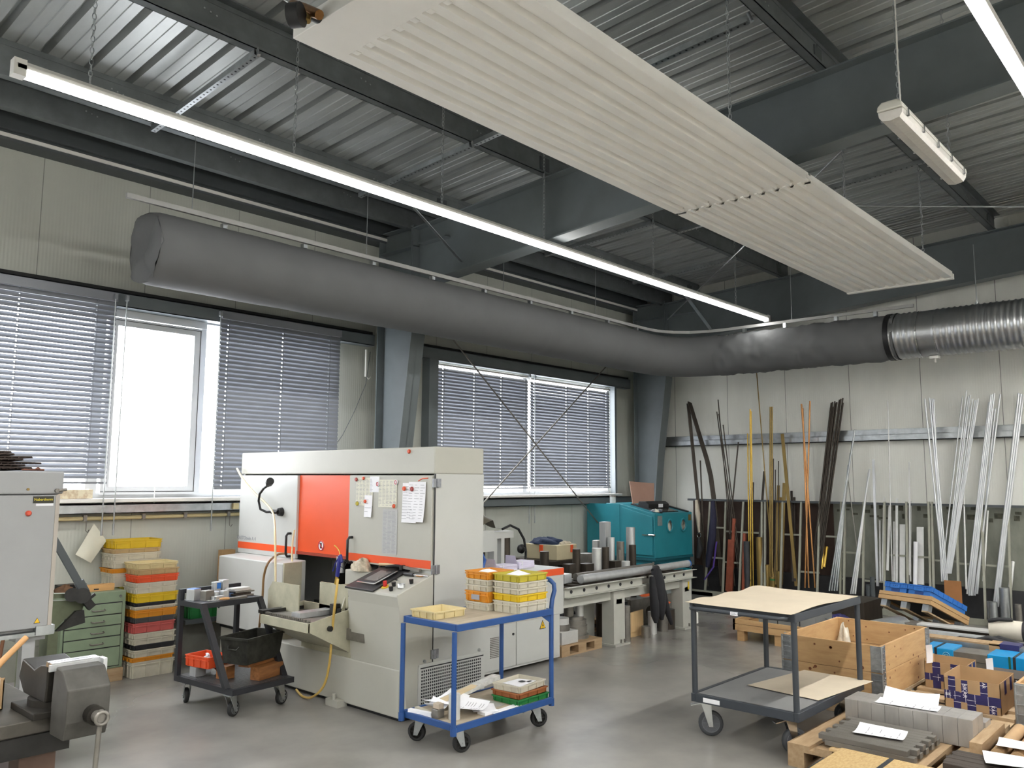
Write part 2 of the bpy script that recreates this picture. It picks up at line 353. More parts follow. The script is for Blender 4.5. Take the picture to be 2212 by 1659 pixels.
# blinds
slat_m = mat('blind_slat_grey', (138, 141, 148), .45, .2, .03, 3); cord_m = mat('blind_cord', (120, 122, 128), .7, 0, 0)
def blind(name, lab, x0, x1, zt, zb, y, tilt, cords, wands, rail=True, mt=slat_m):
    t = thing(name, lab, 'blind', ((x0+x1)/2, y, zt), 0, 'slatted blinds at the windows')
    if rail: MB().box(x0, x1, y-.03, y+.025, zt, zt+.075).box(x0, x1, y-.034, y-.03, zt-.004, zt+.006).build('headrail', slat_m, t)
    else: MB().box(x0, x1, y-.02, y+.02, zt, zt+.02).build('headrail', white_p, t)
    m = MB(); z = zt-(.025 if rail else .05); pitch = .0445; hw = .026; cs_ = sorted(cords); k = 0
    while z > zb+.03:
        a = math.radians(tilt if z < zt-.18 or tilt > 60 else 66)+random.uniform(-.02, .02); c, s = math.cos(a)*hw, math.sin(a)*hw
        P = [(y-c, z-s), (y+c*.05-.003, z+s*.05), (y+c*.5-.002, z+s*.5), (y+c, z+s)]        # room edge low, window edge high
        ed = [x0]+[q for xc in cs_ for q in (xc-.0055, xc+.0055)]+[x1]
        for j0 in (0, 2): m.add([(xx, P[j][0], P[j][1]) for j in (j0, j0+1) for xx in (x0, x1)], [(0, 1, 3, 2)], True)
        for a_, b_ in zip(ed[::2], ed[1::2]): m.add([(xx, P[j][0], P[j][1]) for j in (1, 2) for xx in (a_, b_)], [(0, 1, 3, 2)], True)
        z -= pitch; k += 1
    m.build('slats', mt, t, fix=False)
    MB().box(x0, x1, y-.022, y+.012, zb, zb+.018).build('bottom_rail', slat_m, t)
    for xc in cs_: MB().box(xc-.0015, xc+.0015, y-.03, y-.027, zb, zt).box(xc-.0015, xc+.0015, y+.027, y+.03, zb, zt).build('ladder_cord', cord_m, t)
    for xw, z0 in wands:
        w = MB(); w.cyl((xw, y-.05, zt+.02), (xw, y-.05, z0), .006, n=6); w.cyl((xw, y-.05, z0), (xw, y-.05, z0-.1), .009, n=6); w.box(xw-.012, xw+.012, y-.065, y-.03, zt+.01, zt+.06); w.build('wand', zinc, t)
blind('slatted_blind', 'half-open grey slatted blind left of the bright open window', .1, 3.03, 3.3, 1.65, 7.62, 54, (1.2, 2.235, 2.86), ((3.0, 1.3), (3.1, 1.3)))
blind('slatted_blind', 'closed grey slatted blind right of the bright open window', 4.05, 5.5, 3.3, 1.595, 7.62, 68, (4.13, 4.76, 5.35), ((4.02, 1.3),))
blind('slatted_blind', 'closed grey slatted blind on the left half of the window behind the saw', 7.06, 8.87, 3.165, 1.585, 7.74, 68, (7.2, 7.77, 8.3, 8.79), ((8.85, 1.2),), False)
blind('slatted_blind', 'grey slatted blind with a bright band beside the corner column', 8.92, 10.87, 3.15, 1.585, 7.74, 66, (9.0, 9.75, 10.3, 10.78), ((8.97, 1.2),), False)
# world and lamps' surroundings
w = bpy.data.worlds.new('overcast_sky'); SC.world = w; w.use_nodes = True
bg = w.node_tree.nodes['Background']; bg.inputs[0].default_value = (.93, .96, 1, 1); bg.inputs[1].default_value = 5.0
for nm, W in (('window_daylight_portal', W1), ('window_daylight_portal', W2)):
    la = bpy.data.lights.new(nm, 'AREA'); la.shape = 'RECTANGLE'; la.size = W[1]-W[0]; la.size_y = W[3]-W[2]; la.cycles.is_portal = True
    lo = bpy.data.objects.new(nm, la); COL.objects.link(lo); lo.location = ((W[0]+W[1])/2, 7.95, (W[2]+W[3])/2); lo.rotation_euler = (-PI/2, 0, 0)
# ================================================================ hung from the roof
led = emit('led_diffuser', (255, 254, 250), 8)
led2 = emit('led_diffuser_bright', (255, 254, 250), 54)
def chain(x, y, z0, z1, m, step=.036, r=.003, w=.011):
    z = z0; k = 0
    while z > z1:
        h = step*.62; c = []
        for q in range(8):
            a = 2*PI*q/8; u = math.cos(a)*w; c.append((x+(u if k % 2 else 0), y+(0 if k % 2 else u), z-step*.5+math.sin(a)*h))
        m.tube(c, r, 4, closed=True); z -= step; k += 1
def light_row(name, lab, x0, x1, y, z, ch, cat='strip light', lm=None):
    t = thing(name, lab, cat, ((x0+x1)/2, y, z)); 
    MB().prism([(y-.034, z+.02), (y-.034, z+.045), (y-.018, z+.07), (y+.018, z+.07), (y+.034, z+.045), (y+.034, z+.02)], 'x', x0, x1).build('housing', white_p, t)
    MB().prism([(y-.034, z+.02), (y-.034, z-.002), (y-.03, z-.006), (y+.03, z-.006), (y+.034, z-.002), (y+.034, z+.02)] if lm else [(y-.036, z+.022), (y-.036, z-.006), (y-.024, z-.016), (y+.024, z-.016), (y+.036, z-.006), (y+.036, z+.022)], 'x', x0+.05, x1-.05).build('diffuser', lm or led, t)
    if lm: MB().box(x0+.05, x1-.05, y-.0375, y-.0345, z-.003, z+.022).box(x0+.05, x1-.05, y+.0345, y+.0375, z-.003, z+.022).build('side_rail', white_p, t)
    for a, b in ((x0-.02, x0+.045), (x1-.045, x1+.02)): MB().box(a, b, y-.034, y+.034, z-.022, z+.075).build('end_cap', white_p, t)
    for xc in ch:
        m = MB(); chain(xc, y, DK(y)-.02, z+.1, m); m.tube([(xc, y-.02, z+.06), (xc, y, z+.105), (xc, y+.02, z+.06)], .003, 5); m.build('chain', zinc, t, fix=False)
    return t
light_row('led_strip_light', 'long lit strip light hung in front of the windows', 1.36, 10.84, 4.99, 3.95, (1.75, 3.15, 4.6, 5.95, 7.9, 9.9))
light_row('led_strip_light', 'lit strip light at the top right corner of the room view', 2.2, 10.84, .84, 3.97, (3.4, 6.4, 9.5), lm=led2)
light_row('led_strip_light', 'lit strip light in the farthest row behind the viewer', -5.0, 10.84, -6.2, 4.3, (-2.0, 3.0, 8.0), lm=led2)
light_row('led_strip_light', 'lit strip light over the aisle behind the viewer', -5.0, 10.84, -3.3, 4.1, (-2.0, 3.0, 8.0), lm=led2)
light_row('led_strip_light', 'lit strip light near the window end behind the viewer', -5.4, .9, 4.99, 3.95, (-4.0, -1.0), lm=led2)
light_row('led_strip_light', 'lit strip light over the middle bay behind the viewer', -5.4, 1.8, .84, 3.97, (-4.0, -1.0), lm=led2)
# radiant ceiling panel
def rad_panel():
    x0, x1, ya, yb, z = 2.19, 9.9, 2.37, 3.52, 3.95
    t = thing('radiant_ceiling_panel', 'long white ribbed radiant heating panel hung below the roof', 'heating panel', ((x0+x1)/2, (ya+yb)/2, z))
    def sheet(xa, xb, name):
        pr = [(ya, z+.07), (ya, z), (ya+.05, z)]; n = 9; w = (yb-ya-.1)/n
        for k in range(n):
            y = ya+.05+k*w; pr += [(y+.03, z), (y+.042, z+.034), (y+w-.042, z+.034), (y+w-.03, z)]
        pr += [(yb-.05, z), (yb, z), (yb, z+.07)]
        m = MB(); k = len(pr); m.add([(x, y, zz) for x in (xa, xb) for y, zz in pr], [(i, k+i, k+i+1, i+1) for i in range(k-1)])
        m.box(xa, xb, ya+.02, yb-.02, z+.05, z+.068); m.build(name, white_p, t)
    sheet(x0+.28, 5.93, 'radiant_sheet'); sheet(5.97, x1-.05, 'radiant_sheet')
    m = MB(); m.box(x0, x0+.29, ya, yb, z-.004, z+.085)
    for k in range(9): y = ya+.07+k*(yb-ya-.1)/9; m.box(x0+.29, x0+.33, y, y+.04, z-.003, z+.01)
    m.build('header_cover', white_p, t, bevel=.004)
    m = MB(); m.box(5.9, 5.99, ya-.005, yb+.005, z+.02, z+.05)
    for k in range(9): y = ya+.05+k*.1167; m.box(5.9, 6.0, y, y+.025, z-.008, z+.02)
    m.build('joint_cover', white_p, t); MB().box(x1-.06, x1, ya-.005, yb+.005, z-.012, z+.05).build('end_cover', white_p, t, bevel=.004)
    for xc in (2.9, 4.75, 6.75, 8.9):
        for y in (ya+.03, yb-.03):
            m = MB(); chain(xc, y, DK(y)-.01, z+.08, m); m.build('chain', zinc, t, fix=False)
    return t
rad_panel()
v = thing('pipe_valve', 'brass and black valve with hose at the near end of the heating panel', 'valve', atX(650, 35, 2.05))
c = atX(627, 34, 2.0); MB().cyl(c+Vector((0, .0, 0)), c+Vector((.03, -.05, .0)), .058, n=20).build('hand_wheel', black, v, bevel=.01)
a, b = atX(632, 8, 2.1), atX(690, 32, 2.1)
MB().tube([a, a*.6+b*.4, b], [.02, .026, .024], 10).build('valve_body', mat('dark_brass', (120, 84, 46), .4, .8, .2, 20), v)
MB().cyl(a*.4+b*.6, atX(664, 46, 2.08), .016, n=10).build('drain_cock', brass_d, v)
MB().cyl(atX(668, 28, 2.12), atX(686, 36, 2.18), .034, n=12).build('coupling', black, v)
MB().tube([atX(632, 8, 2.1), atX(610, -6, 2.08), atX(585, -40, 2.06), atX(570, -90, 2.1)], .011, 8).build('hose', chrome, v)
# perforated hanger channels between purlins
holes_m = black
def channel(x, ya, yb, lab):
    t = thing('perforated_channel', lab, 'hanger rail', (x, (ya+yb)/2, RT((ya+yb)/2)-.045), 0, 'perforated hanger rails under the purlins')
    def P(y, dz): return (x, y, RT(y)+dz)
    m = MB(); w = .021
    for dx in (-w, w): m.bar(Vector(P(ya, -.024))+Vector((dx, 0, 0)), Vector(P(yb, -.024))+Vector((dx, 0, 0)), .003, .042)
    m.bar(P(ya, -.045), P(yb, -.045), .044, .004); m.build('channel', zinc, t)
    h = MB(); n = int(abs(yb-ya)/.05)
    for k in range(n):
        y = ya+(yb-ya)*(k+.5)/n; p = Vector(P(y, -.0475)); h.cyl(p, p+Vector((0, 0, .0015)), .009, n=6)
    o = h.build('holes', holes_m, t, fix=False); o['kind'] = 'stuff'
    MB().cyl((x, ya-.03*(1 if ya < yb else -1), RT(ya)-.05), (x, ya, RT(ya)+.02), .012, n=8).build('bolt', zinc, t)
channel(2.83, 5.0, 6.6, 'perforated hanger rail nearest the left edge of the roof')
channel(4.95, 5.0, 6.6, 'perforated hanger rail above the lamp, short of the middle beam')
channel(7.9, 5.0, 6.6, 'perforated hanger rail just beyond the middle roof beam')
channel(9.9, 5.0, 6.6, 'perforated hanger rail nearest the corner column')
channel(4.95, 2.35, 4.95, 'perforated hanger rail above the heating panel before the middle beam')
channel(8.4, 2.2, 4.95, 'perforated hanger rail above the far section of the heating panel')
# unlit batten lamp
def batten():
    x0, x1, y, z = 4.99, 6.45, 1.49, 3.92
    t = thing('batten_lamp', 'unlit clear-covered fluorescent batten lamp hung on a cord', 'lamp', ((x0+x1)/2, y, z))
    half = [(-.075, 0), (-.07, .03), (-.045, .055), (.045, .055), (.07, .03), (.075, 0)]
    MB().prism([(y+a, z+b) for a, b in half], 'x', x0, x1).build('housing', mat('lamp_grey_plastic', (196, 194, 184), .5, 0, .04, 5), t, bevel=.008)
    cv = mat('clear_diffuser', (236, 232, 224), .25, 0, .05, 30); bs = cv.node_tree.nodes['Principled BSDF']; bs.inputs['Transmission Weight'].default_value = .4; bs.inputs['IOR'].default_value = 1.2
    lo = [(-.07, 0), (-.066, -.03), (-.05, -.055), (0, -.065), (.05, -.055), (.066, -.03), (.07, 0)]
    MB().prism([(y+a, z+b-.002) for a, b in lo], 'x', x0+.015, x1-.015).build('diffuser', cv, t)
    for s in (-.03, .03): MB().cyl((x0+.06, y+s, z-.03), (x1-.06, y+s, z-.03), .014, n=10).build('tube', paper, t)
    for k in range(5):
        for s in (-1, 1): xk = x0+.1+k*(x1-x0-.2)/4; MB().box(xk-.012, xk+.012, y+s*.068, y+s*.08, z-.03, z+.015).build('clip', chrome, t)
    a = Vector((x0+.12, y-.03, z+.06)); m = MB(); m.tube([a, a+Vector((-.01, 0, .3)), a+Vector((.012, .005, .55)), Vector((a.x-.02, a.y, DK(a.y)))], .005, 6); m.build('cord', white_p, t)
    m = MB(); chain(a.x+.01, a.y+.01, DK(y)-.01, z+.06, m); m.build('chain', zinc, t, fix=False)
    m = MB(); chain(x1-.15, y, DK(y)-.01, z+.06, m); m.build('chain', zinc, t, fix=False)
batten()
# air duct: grey fabric sock with bend, then spiral steel tube along the gable wall
def duct():
    ya, z, r, xa = 6.46, 3.53, .295, 10.82
    t = thing('air_duct', 'large grey fabric air duct running along the windows and round the corner', 'air duct', (6.5, ya, z))
    pts = []; rad = []; n = 110
    for i in range(n+1):
        x = 2.76+(10.05-2.76)*i/n; pts.append((x, ya, z)); q = 1+.004*math.sin(x*9)
        for s in (4.05, 5.75, 7.6, 9.0, 10.0): q -= .02*math.exp(-((x-s)/.035)**2)
        if i == 0: q = .95
        rad.append(r*q)
    MB().tube(pts, rad, 40, cap=False).build('fabric_duct', fabric, t, fix=False)
    m = MB(); prof = []
    for k in range(7): a = k/6; prof.append((r*.985*(1-a*.999), 2.76-.03*math.sin(a*PI)+.04*a))
    m.lathe(prof, (0, ya, z), 'x', 40, cap=False); e = m.build('end_cap', fabric, t, fix=False)
    tx = bpy.data.textures.new('folds', 'CLOUDS'); tx.noise_scale = .25; d = e.modifiers.new('folds', 'DISPLACE'); d.texture = tx; d.strength = .12; d.texture_coords = 'GLOBAL'
    b = [(10.05, ya, z), (10.3, ya-.03, z), (10.52, ya-.13, z), (10.68, ya-.3, z), (10.78, ya-.52, z), (xa, ya-.75, z)]
    MB().tube(b, r*1.0, 40, cap=False).build('elbow', fabric, t, fix=False)
    pts, rad = [], []
    for i in range(91):
        y = ya-.75-(ya-.75-3.25)*i/90; pts.append((xa, y, z-.01)); q = 1+.006*math.sin(y*17)+.004*math.sin(y*41+1)
        for s in (5.58, 5.5, 4.42): q -= .03*math.exp(-((y-s)/.02)**2)
        q -= .0 if y > 3.45 else .03*math.sin((3.45-y)/.2*PI)
        rad.append(r*q*.985)
    f = MB().tube(pts, rad, 48, cap=False).build('fabric_duct', fabric, t, fix=False)
    tx2 = bpy.data.textures.new('wrinkles', 'CLOUDS'); tx2.noise_scale = .14; d = f.modifiers.new('wrinkles', 'DISPLACE'); d.texture = tx2; d.strength = .055; d.texture_coords = 'GLOBAL'
    MB().tube([(xa, 3.36, z-.01), (xa, 3.30, z-.01)], r*1.005, 40, cap=False).build('clamp_band', black, t, fix=False)
    s = thing('spiral_duct', 'ribbed galvanised spiral duct along the end wall above the bar rack', 'air duct', (xa, 1.5, z))
    pts, rad = [], []; y = 3.34; r2 = .283
    while y > -3.0:
        flat = 2.78 < y < 2.98
        pts.append((xa, y, z-.01)); rad.append(r2 if flat else r2+(.010 if len(pts) % 4 == 0 else -.001)); y -= .016
    sp = mat('spiral_duct_steel', (176, 178, 180), .3, .95, .06, 6)
    MB().tube(pts, rad, 40, cap=False).build('spiral_tube', sp, s, fix=False)
    for yy in (2.78, 2.98): MB().tube([(xa, yy-.006, z-.01), (xa, yy+.006, z-.01)], r2+.008, 40, cap=False).build('coupling_bead', chrome, s, fix=False)
    MB().box(xa-.04, xa+.04, 2.8, 2.9, z-r2-.045, z-r2-.012).box(xa-.006, xa+.006, 2.84, 2.852, z-r2-.09, z-r2-.04).build('sensor', white_p, s)
    MB().cyl((xa, 2.36, z+r2-.01), (xa, 2.36, RB(2.36)+.3), .005, n=6).cyl((xa, 2.36, z+r2-.01), (xa, 2.36, z+r2+.02), .02, n=8).build('hanger_wire', zinc, s)
    rl = thing('duct_rail', 'slim pale rail bent round the corner above the grey fabric duct', 'rail', (6.5, 6.5, 3.88))
    zz = 3.88; P = [(2.55, 6.36, zz), (9.95, 6.43, zz), (10.2, 6.4, zz), (10.45, 6.28, zz), (10.62, 6.1, zz), (10.72, 5.86, zz), (10.75, 5.6, zz), (10.75, 3.04, zz)]
    m = MB()
    for a, b_ in zip(P, P[1:]): m.bar(a, b_, .03, .04)
    m.build('rail', rail_g, rl)
    for x in (3.4, 4.2, 5.0, 5.8, 6.6, 7.4, 8.2, 9.0, 9.7): MB().box(x-.02, x+.02, 6.40, 6.45, 3.825, 3.865).build('hook', zinc, rl)
    for y in (5.3, 4.7, 4.0, 3.5): MB().box(10.73, 10.79, y-.02, y+.02, 3.80, 3.865).build('hook', zinc, rl)
    for x in (3.1, 4.9, 6.9, 8.7): MB().cyl((x, 6.4, 3.9), (x, 6.4, RT(6.4)+.03), .004, n=6).build('hanger_wire', zinc, rl)
    MB().cyl((10.75, 4.6, 3.9), (10.75, 4.6, RT(4.6)+.2), .004, n=6).build('hanger_wire', zinc, rl)
duct()
# ================================================================ the band saw
S = thing('band_saw', 'large grey and orange band saw machine with a sloping control console', 'machine', (4.3, 5.9, 0))
Y0, Y1, XF, XB = 4.58, 7.36, 4.2, 4.72
MB().box(3.92, 4.75, 4.62, 6.75, .03, .36).box(4.02, XB, 6.6, 7.3, .03, .34).build('base', mach_w, S, bevel=.008)
MB().box(3.96, 4.72, 4.64, 7.2, 0, .03).build('plinth', black, S)
MB().box(XF-.005, XB, Y0, Y1, 1.745, 1.95).build('hood', mach_w, S, bevel=.01)
MB().box(XF+.008, XB, Y0, Y0+.02, .38, 1.745).box(XB-.02, XB, Y0+.02, Y1-.02, .36, 1.745).box(XF+.03, XB, Y1-.02, Y1, .36, 1.745).box(XF+.008, XB, Y0, Y0+.02, .03, .378).build('side_panel', mach_l, S)
MB().box(XF+.003, XF+.008, Y0+.003, Y0+.012, .38, 1.745).build('panel_seam', black, S)
# doors on the front
rd = MB().box(XF-.012, XF+.02, Y0+.02, 5.615, 1.03, 1.735).build('door', mach_b if False else mach_w, S, bevel=.006); rd['label'] = 'grey right-hand door with papers on it'
MB().box(XF-.0145, XF-.012, Y0+.022, 5.613, 1.045, 1.105).build('stripe', orange, rd)
MB().box(XF+.0, XF+.03, Y0+.01, 5.1, .98, 1.03).build('sill', mach_l, S)
od = MB().box(XF+.012, XF+.03, 5.615, 6.375, 1.07, 1.735).build('sliding_door', orange, S); od['label'] = 'orange sliding door'
MB().box(XF+.0, XF+.03, 5.6, 6.39, 1.045, 1.07).build('door_edge', mat('dark_orange', (150, 50, 24), .5, 0, .05, 3), od)
sg = MB().cyl((XF+.0115, 6.02, 1.135), (XF+.009, 6.02, 1.135), .043, n=28, sm=False).build('warning_sign', paper, od)
m = MB(); ringp = [(XF+.0085, 6.02+.039*math.cos(2*PI*k/28), 1.135+.039*math.sin(2*PI*k/28)) for k in range(28)]
m.tube(ringp, .0045, 5, closed=True); m.bar((XF+.008, 6.046, 1.161), (XF+.008, 5.994, 1.109), .008, .002, (1, 0, 0)); m.build('prohibition_ring', mat('sign_red', (196, 30, 40), .5, 0, 0), sg)
m = MB().box(XF+.0076, XF+.0086, 6.008, 6.032, 1.112, 1.14)
for k in range(4): m.box(XF+.0076, XF+.0086, 6.0085+k*.006, 6.0125+k*.006, 1.14, 1.16)
m.build('hand_symbol', ink, sg)
ld = MB().box(XF-.012, XF+.02, 6.375, Y1-.01, 1.0, 1.735).build('door', mach_l, S, bevel=.006); ld['label'] = 'pale left-hand door with the work lamp'
MB().box(XF-.0145, XF-.012, 6.378, Y1-.012, 1.045, 1.105).build('stripe', orange, ld)
text('lettering', 'KASTOtwin A 4', .05, inkm, ld, (XF-.013, 7.20, 1.14), FX)
for yy in (6.45, 5.555):
    z0 = 1.02 if yy > 6 else 1.03
    MB().tube([(XF-.01, yy, z0+.2), (XF-.045, yy, z0+.2), (XF-.06, yy, z0+.18), (XF-.06, yy, z0+.02), (XF-.045, yy, z0), (XF-.01, yy, z0)], .011, 8).build('handle', black, ld if yy > 6 else rd)
hz = mat('hinge_zinc', (150, 152, 158), .4, .8, .2, 30)
for z in (1.68, 1.045, .44):
    x = XF+.0; MB().box(x-.03 if z > .5 else x-.02, x+.05, Y0-.012, Y0-.003, z-.035, z+.03).cyl((x+.012, Y0-.014, z-.035), (x+.012, Y0-.014, z+.03), .008, n=8).build('hinge', hz, S)
# work lamp on the left door
lb = MB().cyl((XF-.012, 6.61, 1.405), (XF-.05, 6.61, 1.405), .04, .034, n=16).cyl((XF-.05, 6.61, 1.405), (XF-.06, 6.70, 1.405), .02, n=12).build('lamp_base', black, ld)
pth = [(XF-.06, 6.68, 1.405), (XF-.09, 6.74, 1.402), (XF-.11, 6.81, 1.425), (XF-.12, 6.83, 1.50), (XF-.13, 6.80, 1.565), (XF-.14, 6.72, 1.615), (XF-.15, 6.63, 1.645)]
MB().tube(pth, .011, 8).build('gooseneck', black, lb)
MB().lathe([(.016, 0), (.022, .03), (.026, .06), (.034, .065), (.034, .11)], (0, 0, 0), 'z', 14).build('lamp_head', black, lb)
lh = lb.children[-1]; lh.location = Vector((XF-.15, 6.64, 1.64))-woff(S); lh.data.transform(Matrix.Identity(4))
for vtx in lh.data.vertices: vtx.co += woff(S)
lh.rotation_euler = Vector((-.03, -.09, .04)).to_track_quat('Z', 'Y').to_euler()
# left housing
prof = [(3.97, .37), (4.2, .37), (4.2, 1.0), (3.97, .985)]
MB().prism(prof, 'y', 6.22, 7.3).build('blade_housing', mach_l, S, bevel=.008)
MB().box(4.0, 4.2, 6.24, 7.28, .34, .37).build('housing_gap', black, S)
MB().box(3.975, 4.15, 6.205, 6.225, .36, .99).build('splash_plate', mach_b, S)
# dark cutting chamber
MB().box(4.55, 4.6, 5.2, 6.3, .36, 1.06).box(4.2, 4.6, 5.2, 5.23, .36, 1.06).build('chamber', dark_in, S)
MB().box(4.28, 4.55, 5.75, 6.2, .36, .66).box(4.3, 4.5, 5.9, 5.98, .66, 1.06).box(4.3, 4.55, 5.3, 5.7, .36, .55).build('blade_guide', dark_in, S)
MB().cyl((4.22, 5.75, 1.06), (4.22, 5.75, .93), .035, n=12).build('sensor', alu, S)
MB().box(4.12, 4.5, 5.23, 5.55, .86, .98).build('guide_cover', mach_w, S, bevel=.006)
# guard plate and chip chute
MB().prism([(5.66, .60), (6.10, .60), (6.10, .80), (6.04, .872), (5.66, .872)], 'x', 3.765, 3.775).build('guard_plate', mach_b, S)
ch = MB()
ch.prism([(3.56, .655), (3.56, .595), (3.93, .40), (3.93, .72)], 'y', 5.215, 5.225)
ch.prism([(3.56, .655), (3.56, .595), (3.93, .40), (3.93, .72)], 'y', 5.84, 5.85)
ch.add([(3.56, 5.22, .595), (3.56, 5.85, .595), (3.93, 5.85, .40), (3.93, 5.22, .40), (3.57, 5.22, .60), (3.57, 5.85, .60), (3.93, 5.85, .41), (3.93, 5.22, .41)], [(0,1,2,3),(7,6,5,4),(0,4,5,1),(1,5,6,2),(2,6,7,3),(3,7,4,0)])
ch.box(3.55, 3.57, 5.215, 5.85, .59, .655); ch.box(3.93, 3.95, 5.2, 5.85, .36, .72); tr_ = ch.build('chip_chute', mach_b, S)
m = MB().box(3.58, 3.93, 5.24, 5.84, .645, .66)
for k in range(24): m.box(3.572, 3.60, 5.25+k*.0245, 5.26+k*.0245, .66, .675)
m.build('grating', stl, tr_); MB().cyl((3.74, 5.213, .60), (3.74, 5.19, .60), .02, n=12).build('knob', black, tr_)
MB().box(3.62, 3.98, 5.42, 5.53, .662, .70).build('stock_bar', alu, S); MB().box(3.56, 3.95, 5.83, 5.9, .66, .685).build('table_edge', dark_in, S)
m = MB()
for yy in (5.28, 5.42): m.prism([(3.88, .66), (4.2, .66), (4.2, .80), (4.08, .86), (3.95, .86)] if yy < 5.3 else [(3.92, .66), (4.2, .66), (4.2, .82), (4.08, .88), (3.96, .88)], 'y', yy, yy+.015)
m.box(3.93, 3.95, 5.25, 5.62, .66, .89); m.build('clamp_bracket', mach_b, S)
MB().cyl((3.98, 5.40, .80), (4.02, 5.12, .77), .02, n=12).build('clamp_piston', white_p, S)
MB().box(3.86, 3.92, 5.33, 5.38, .66, .75).cyl((3.89, 5.30, .66), (3.89, 5.30, .72), .02).build('clamp_jaw', dark_in, S)
MB().box(3.9, 4.1, 5.0, 5.28, .50, .58).build('cross_beam', stl, S)
# console
cons = [(3.96, .06), (3.872, .80), (3.855, .875), (3.858, .892), (4.2, 1.012), (4.2, .06)]
MB().prism(cons, 'y', Y0, 5.16).prism([(3.96, .06), (4.0, .06), (4.0, .8), (3.89, .82)], 'y', 5.16, 5.2).build('console', mach_w, S, bevel=.006)
def cpt(u, y, h=0): # point on the sloping console top, u 0 front .. 1 back
    return (3.858+.342*u, y, .893+.12*u+h)
def cslab(m, u0, u1, ya, yb, h0, h1):
    v = [cpt(u, y, h) for h in (h0, h1) for u, y in ((u0, ya), (u1, ya), (u1, yb), (u0, yb))]
    m.add(v, [(0,3,2,1),(4,5,6,7),(0,1,5,4),(1,2,6,5),(2,3,7,6),(3,0,4,7)])
m = MB(); cslab(m, -.04, 1, 4.84, 5.18, .0, .014); sc = m.build('screen_panel', black, S, bevel=.004)
m = MB(); cslab(m, .18, .78, 4.9, 5.1, .014, .03); m.build('bezel', black, sc, bevel=.003)
m = MB(); cslab(m, .24, .70, 4.93, 5.07, .03, .0315); m.build('display', mat('brown_grey_display', (86, 76, 72), .2, 0, .1, 12), sc)
m = MB(); cslab(m, .1, .13, 4.89, 5.1, .03, .034); cslab(m, .13, .75, 4.885, 4.897, .03, .034); m.build('trim', chrome, sc)
b = cpt(.22, 4.81); eb = MB().cyl(b, Vector(b)+Vector((-.003, 0, .006)), .028, n=18).build('stop_button', ypla, S)
MB().cyl(Vector(b)+Vector((0, 0, .006)), Vector(b)+Vector((-.006, 0, .045)), .015, n=14).build('mushroom_head', mat('button_red', (190, 44, 40), .45, 0, 0), eb)
for u, y in ((.12, 4.7), (.5, 4.63), (.3, 4.745)):
    b = Vector(cpt(u, y)); MB().cyl(b, b+Vector((-.004, 0, .03)), .014, .017, n=12).build('selector_knob', black, S)
MB().box(3.865, 3.868, 4.71, 4.75, .853, .862).build('key_slot', black, S)
# vent grille, bolts
MB().box(4.06, 4.735, Y0-.012, Y0+.0, .06, .375).box(4.06, 4.735, Y0-.016, Y0-.01, .37, .385).build('vent_frame', mach_l, S)
m = MB()
for i in range(30):
    for k in range(12): x = 4.085+i*.0205; z = .085+k*.022; m.box(x, x+.012, Y0-.0135, Y0-.0122, z, z+.013)
o = m.build('vent_holes', ink, S, fix=False); o['kind'] = 'stuff'
MB().box(4.075, 4.72, Y0-.0145, Y0-.0125, .352, .36).build('vent_gap', ink, S)
for x in (4.12, 4.4, 4.68): MB().cyl((x, Y0, .40), (x, Y0-.012, .40), .012, n=8).build('bolt', zinc, S)
MB().box(3.86, 3.95, 5.25, 5.4, 0, .05).cyl((3.88, 5.32, .05), (3.88, 5.32, .09), .014, n=8).build('levelling_foot', mach_w, S)
# electric cabinet / roller bed drive behind the console
E_ = thing('switch_cabinet', 'low grey cabinet with an orange band behind the blue cart', 'cabinet', (5.6, 5.6, 0))
MB().box(4.78, 6.36, 5.08, 5.75, .43, .865).build('upper_body', mach_l, E_, bevel=.006)
MB().box(4.78, 6.355, 5.075, 5.08, .80, .862).build('stripe', orange, E_)
MB().box(4.8, 6.32, 5.1, 5.7, .03, .43).build('lower_body', mach_l, E_)
for a, b in ((5.08, 5.48), (5.49, 5.68), (5.69, 6.30)): o = MB().box(a, b, 5.088, 5.1, .05, .60).build('door', mach_l, E_, bevel=.003)
MB().cyl((5.64, 5.088, .33), (5.64, 5.082, .33), .012, n=10).build('lock', black, E_)
m = MB()
for k in range(12): m.box(5.34, 5.45, 5.084, 5.088, .16+k*.015, .166+k*.015)
m.build('vent_slots', stl, E_)
tri = lambda c, s: [(c[0]-s, c[1]-s*.8), (c[0]+s, c[1]-s*.8), (c[0], c[1]+s)]
ws = MB().prism(tri((6.05, .36), .045), 'y', 5.085, 5.088).build('warning_sign', ink, E_)
MB().prism(tri((6.05, .36), .037), 'y', 5.0835, 5.085).build('yellow_triangle', mat('sign_yellow', (238, 190, 30), .5, 0, 0), ws)
MB().prism([(6.052, .385), (6.04, .352), (6.05, .352), (6.046, .33), (6.062, .36), (6.052, .36), (6.058, .385)], 'y', 5.0825, 5.0835).build('bolt_symbol', ink, ws)
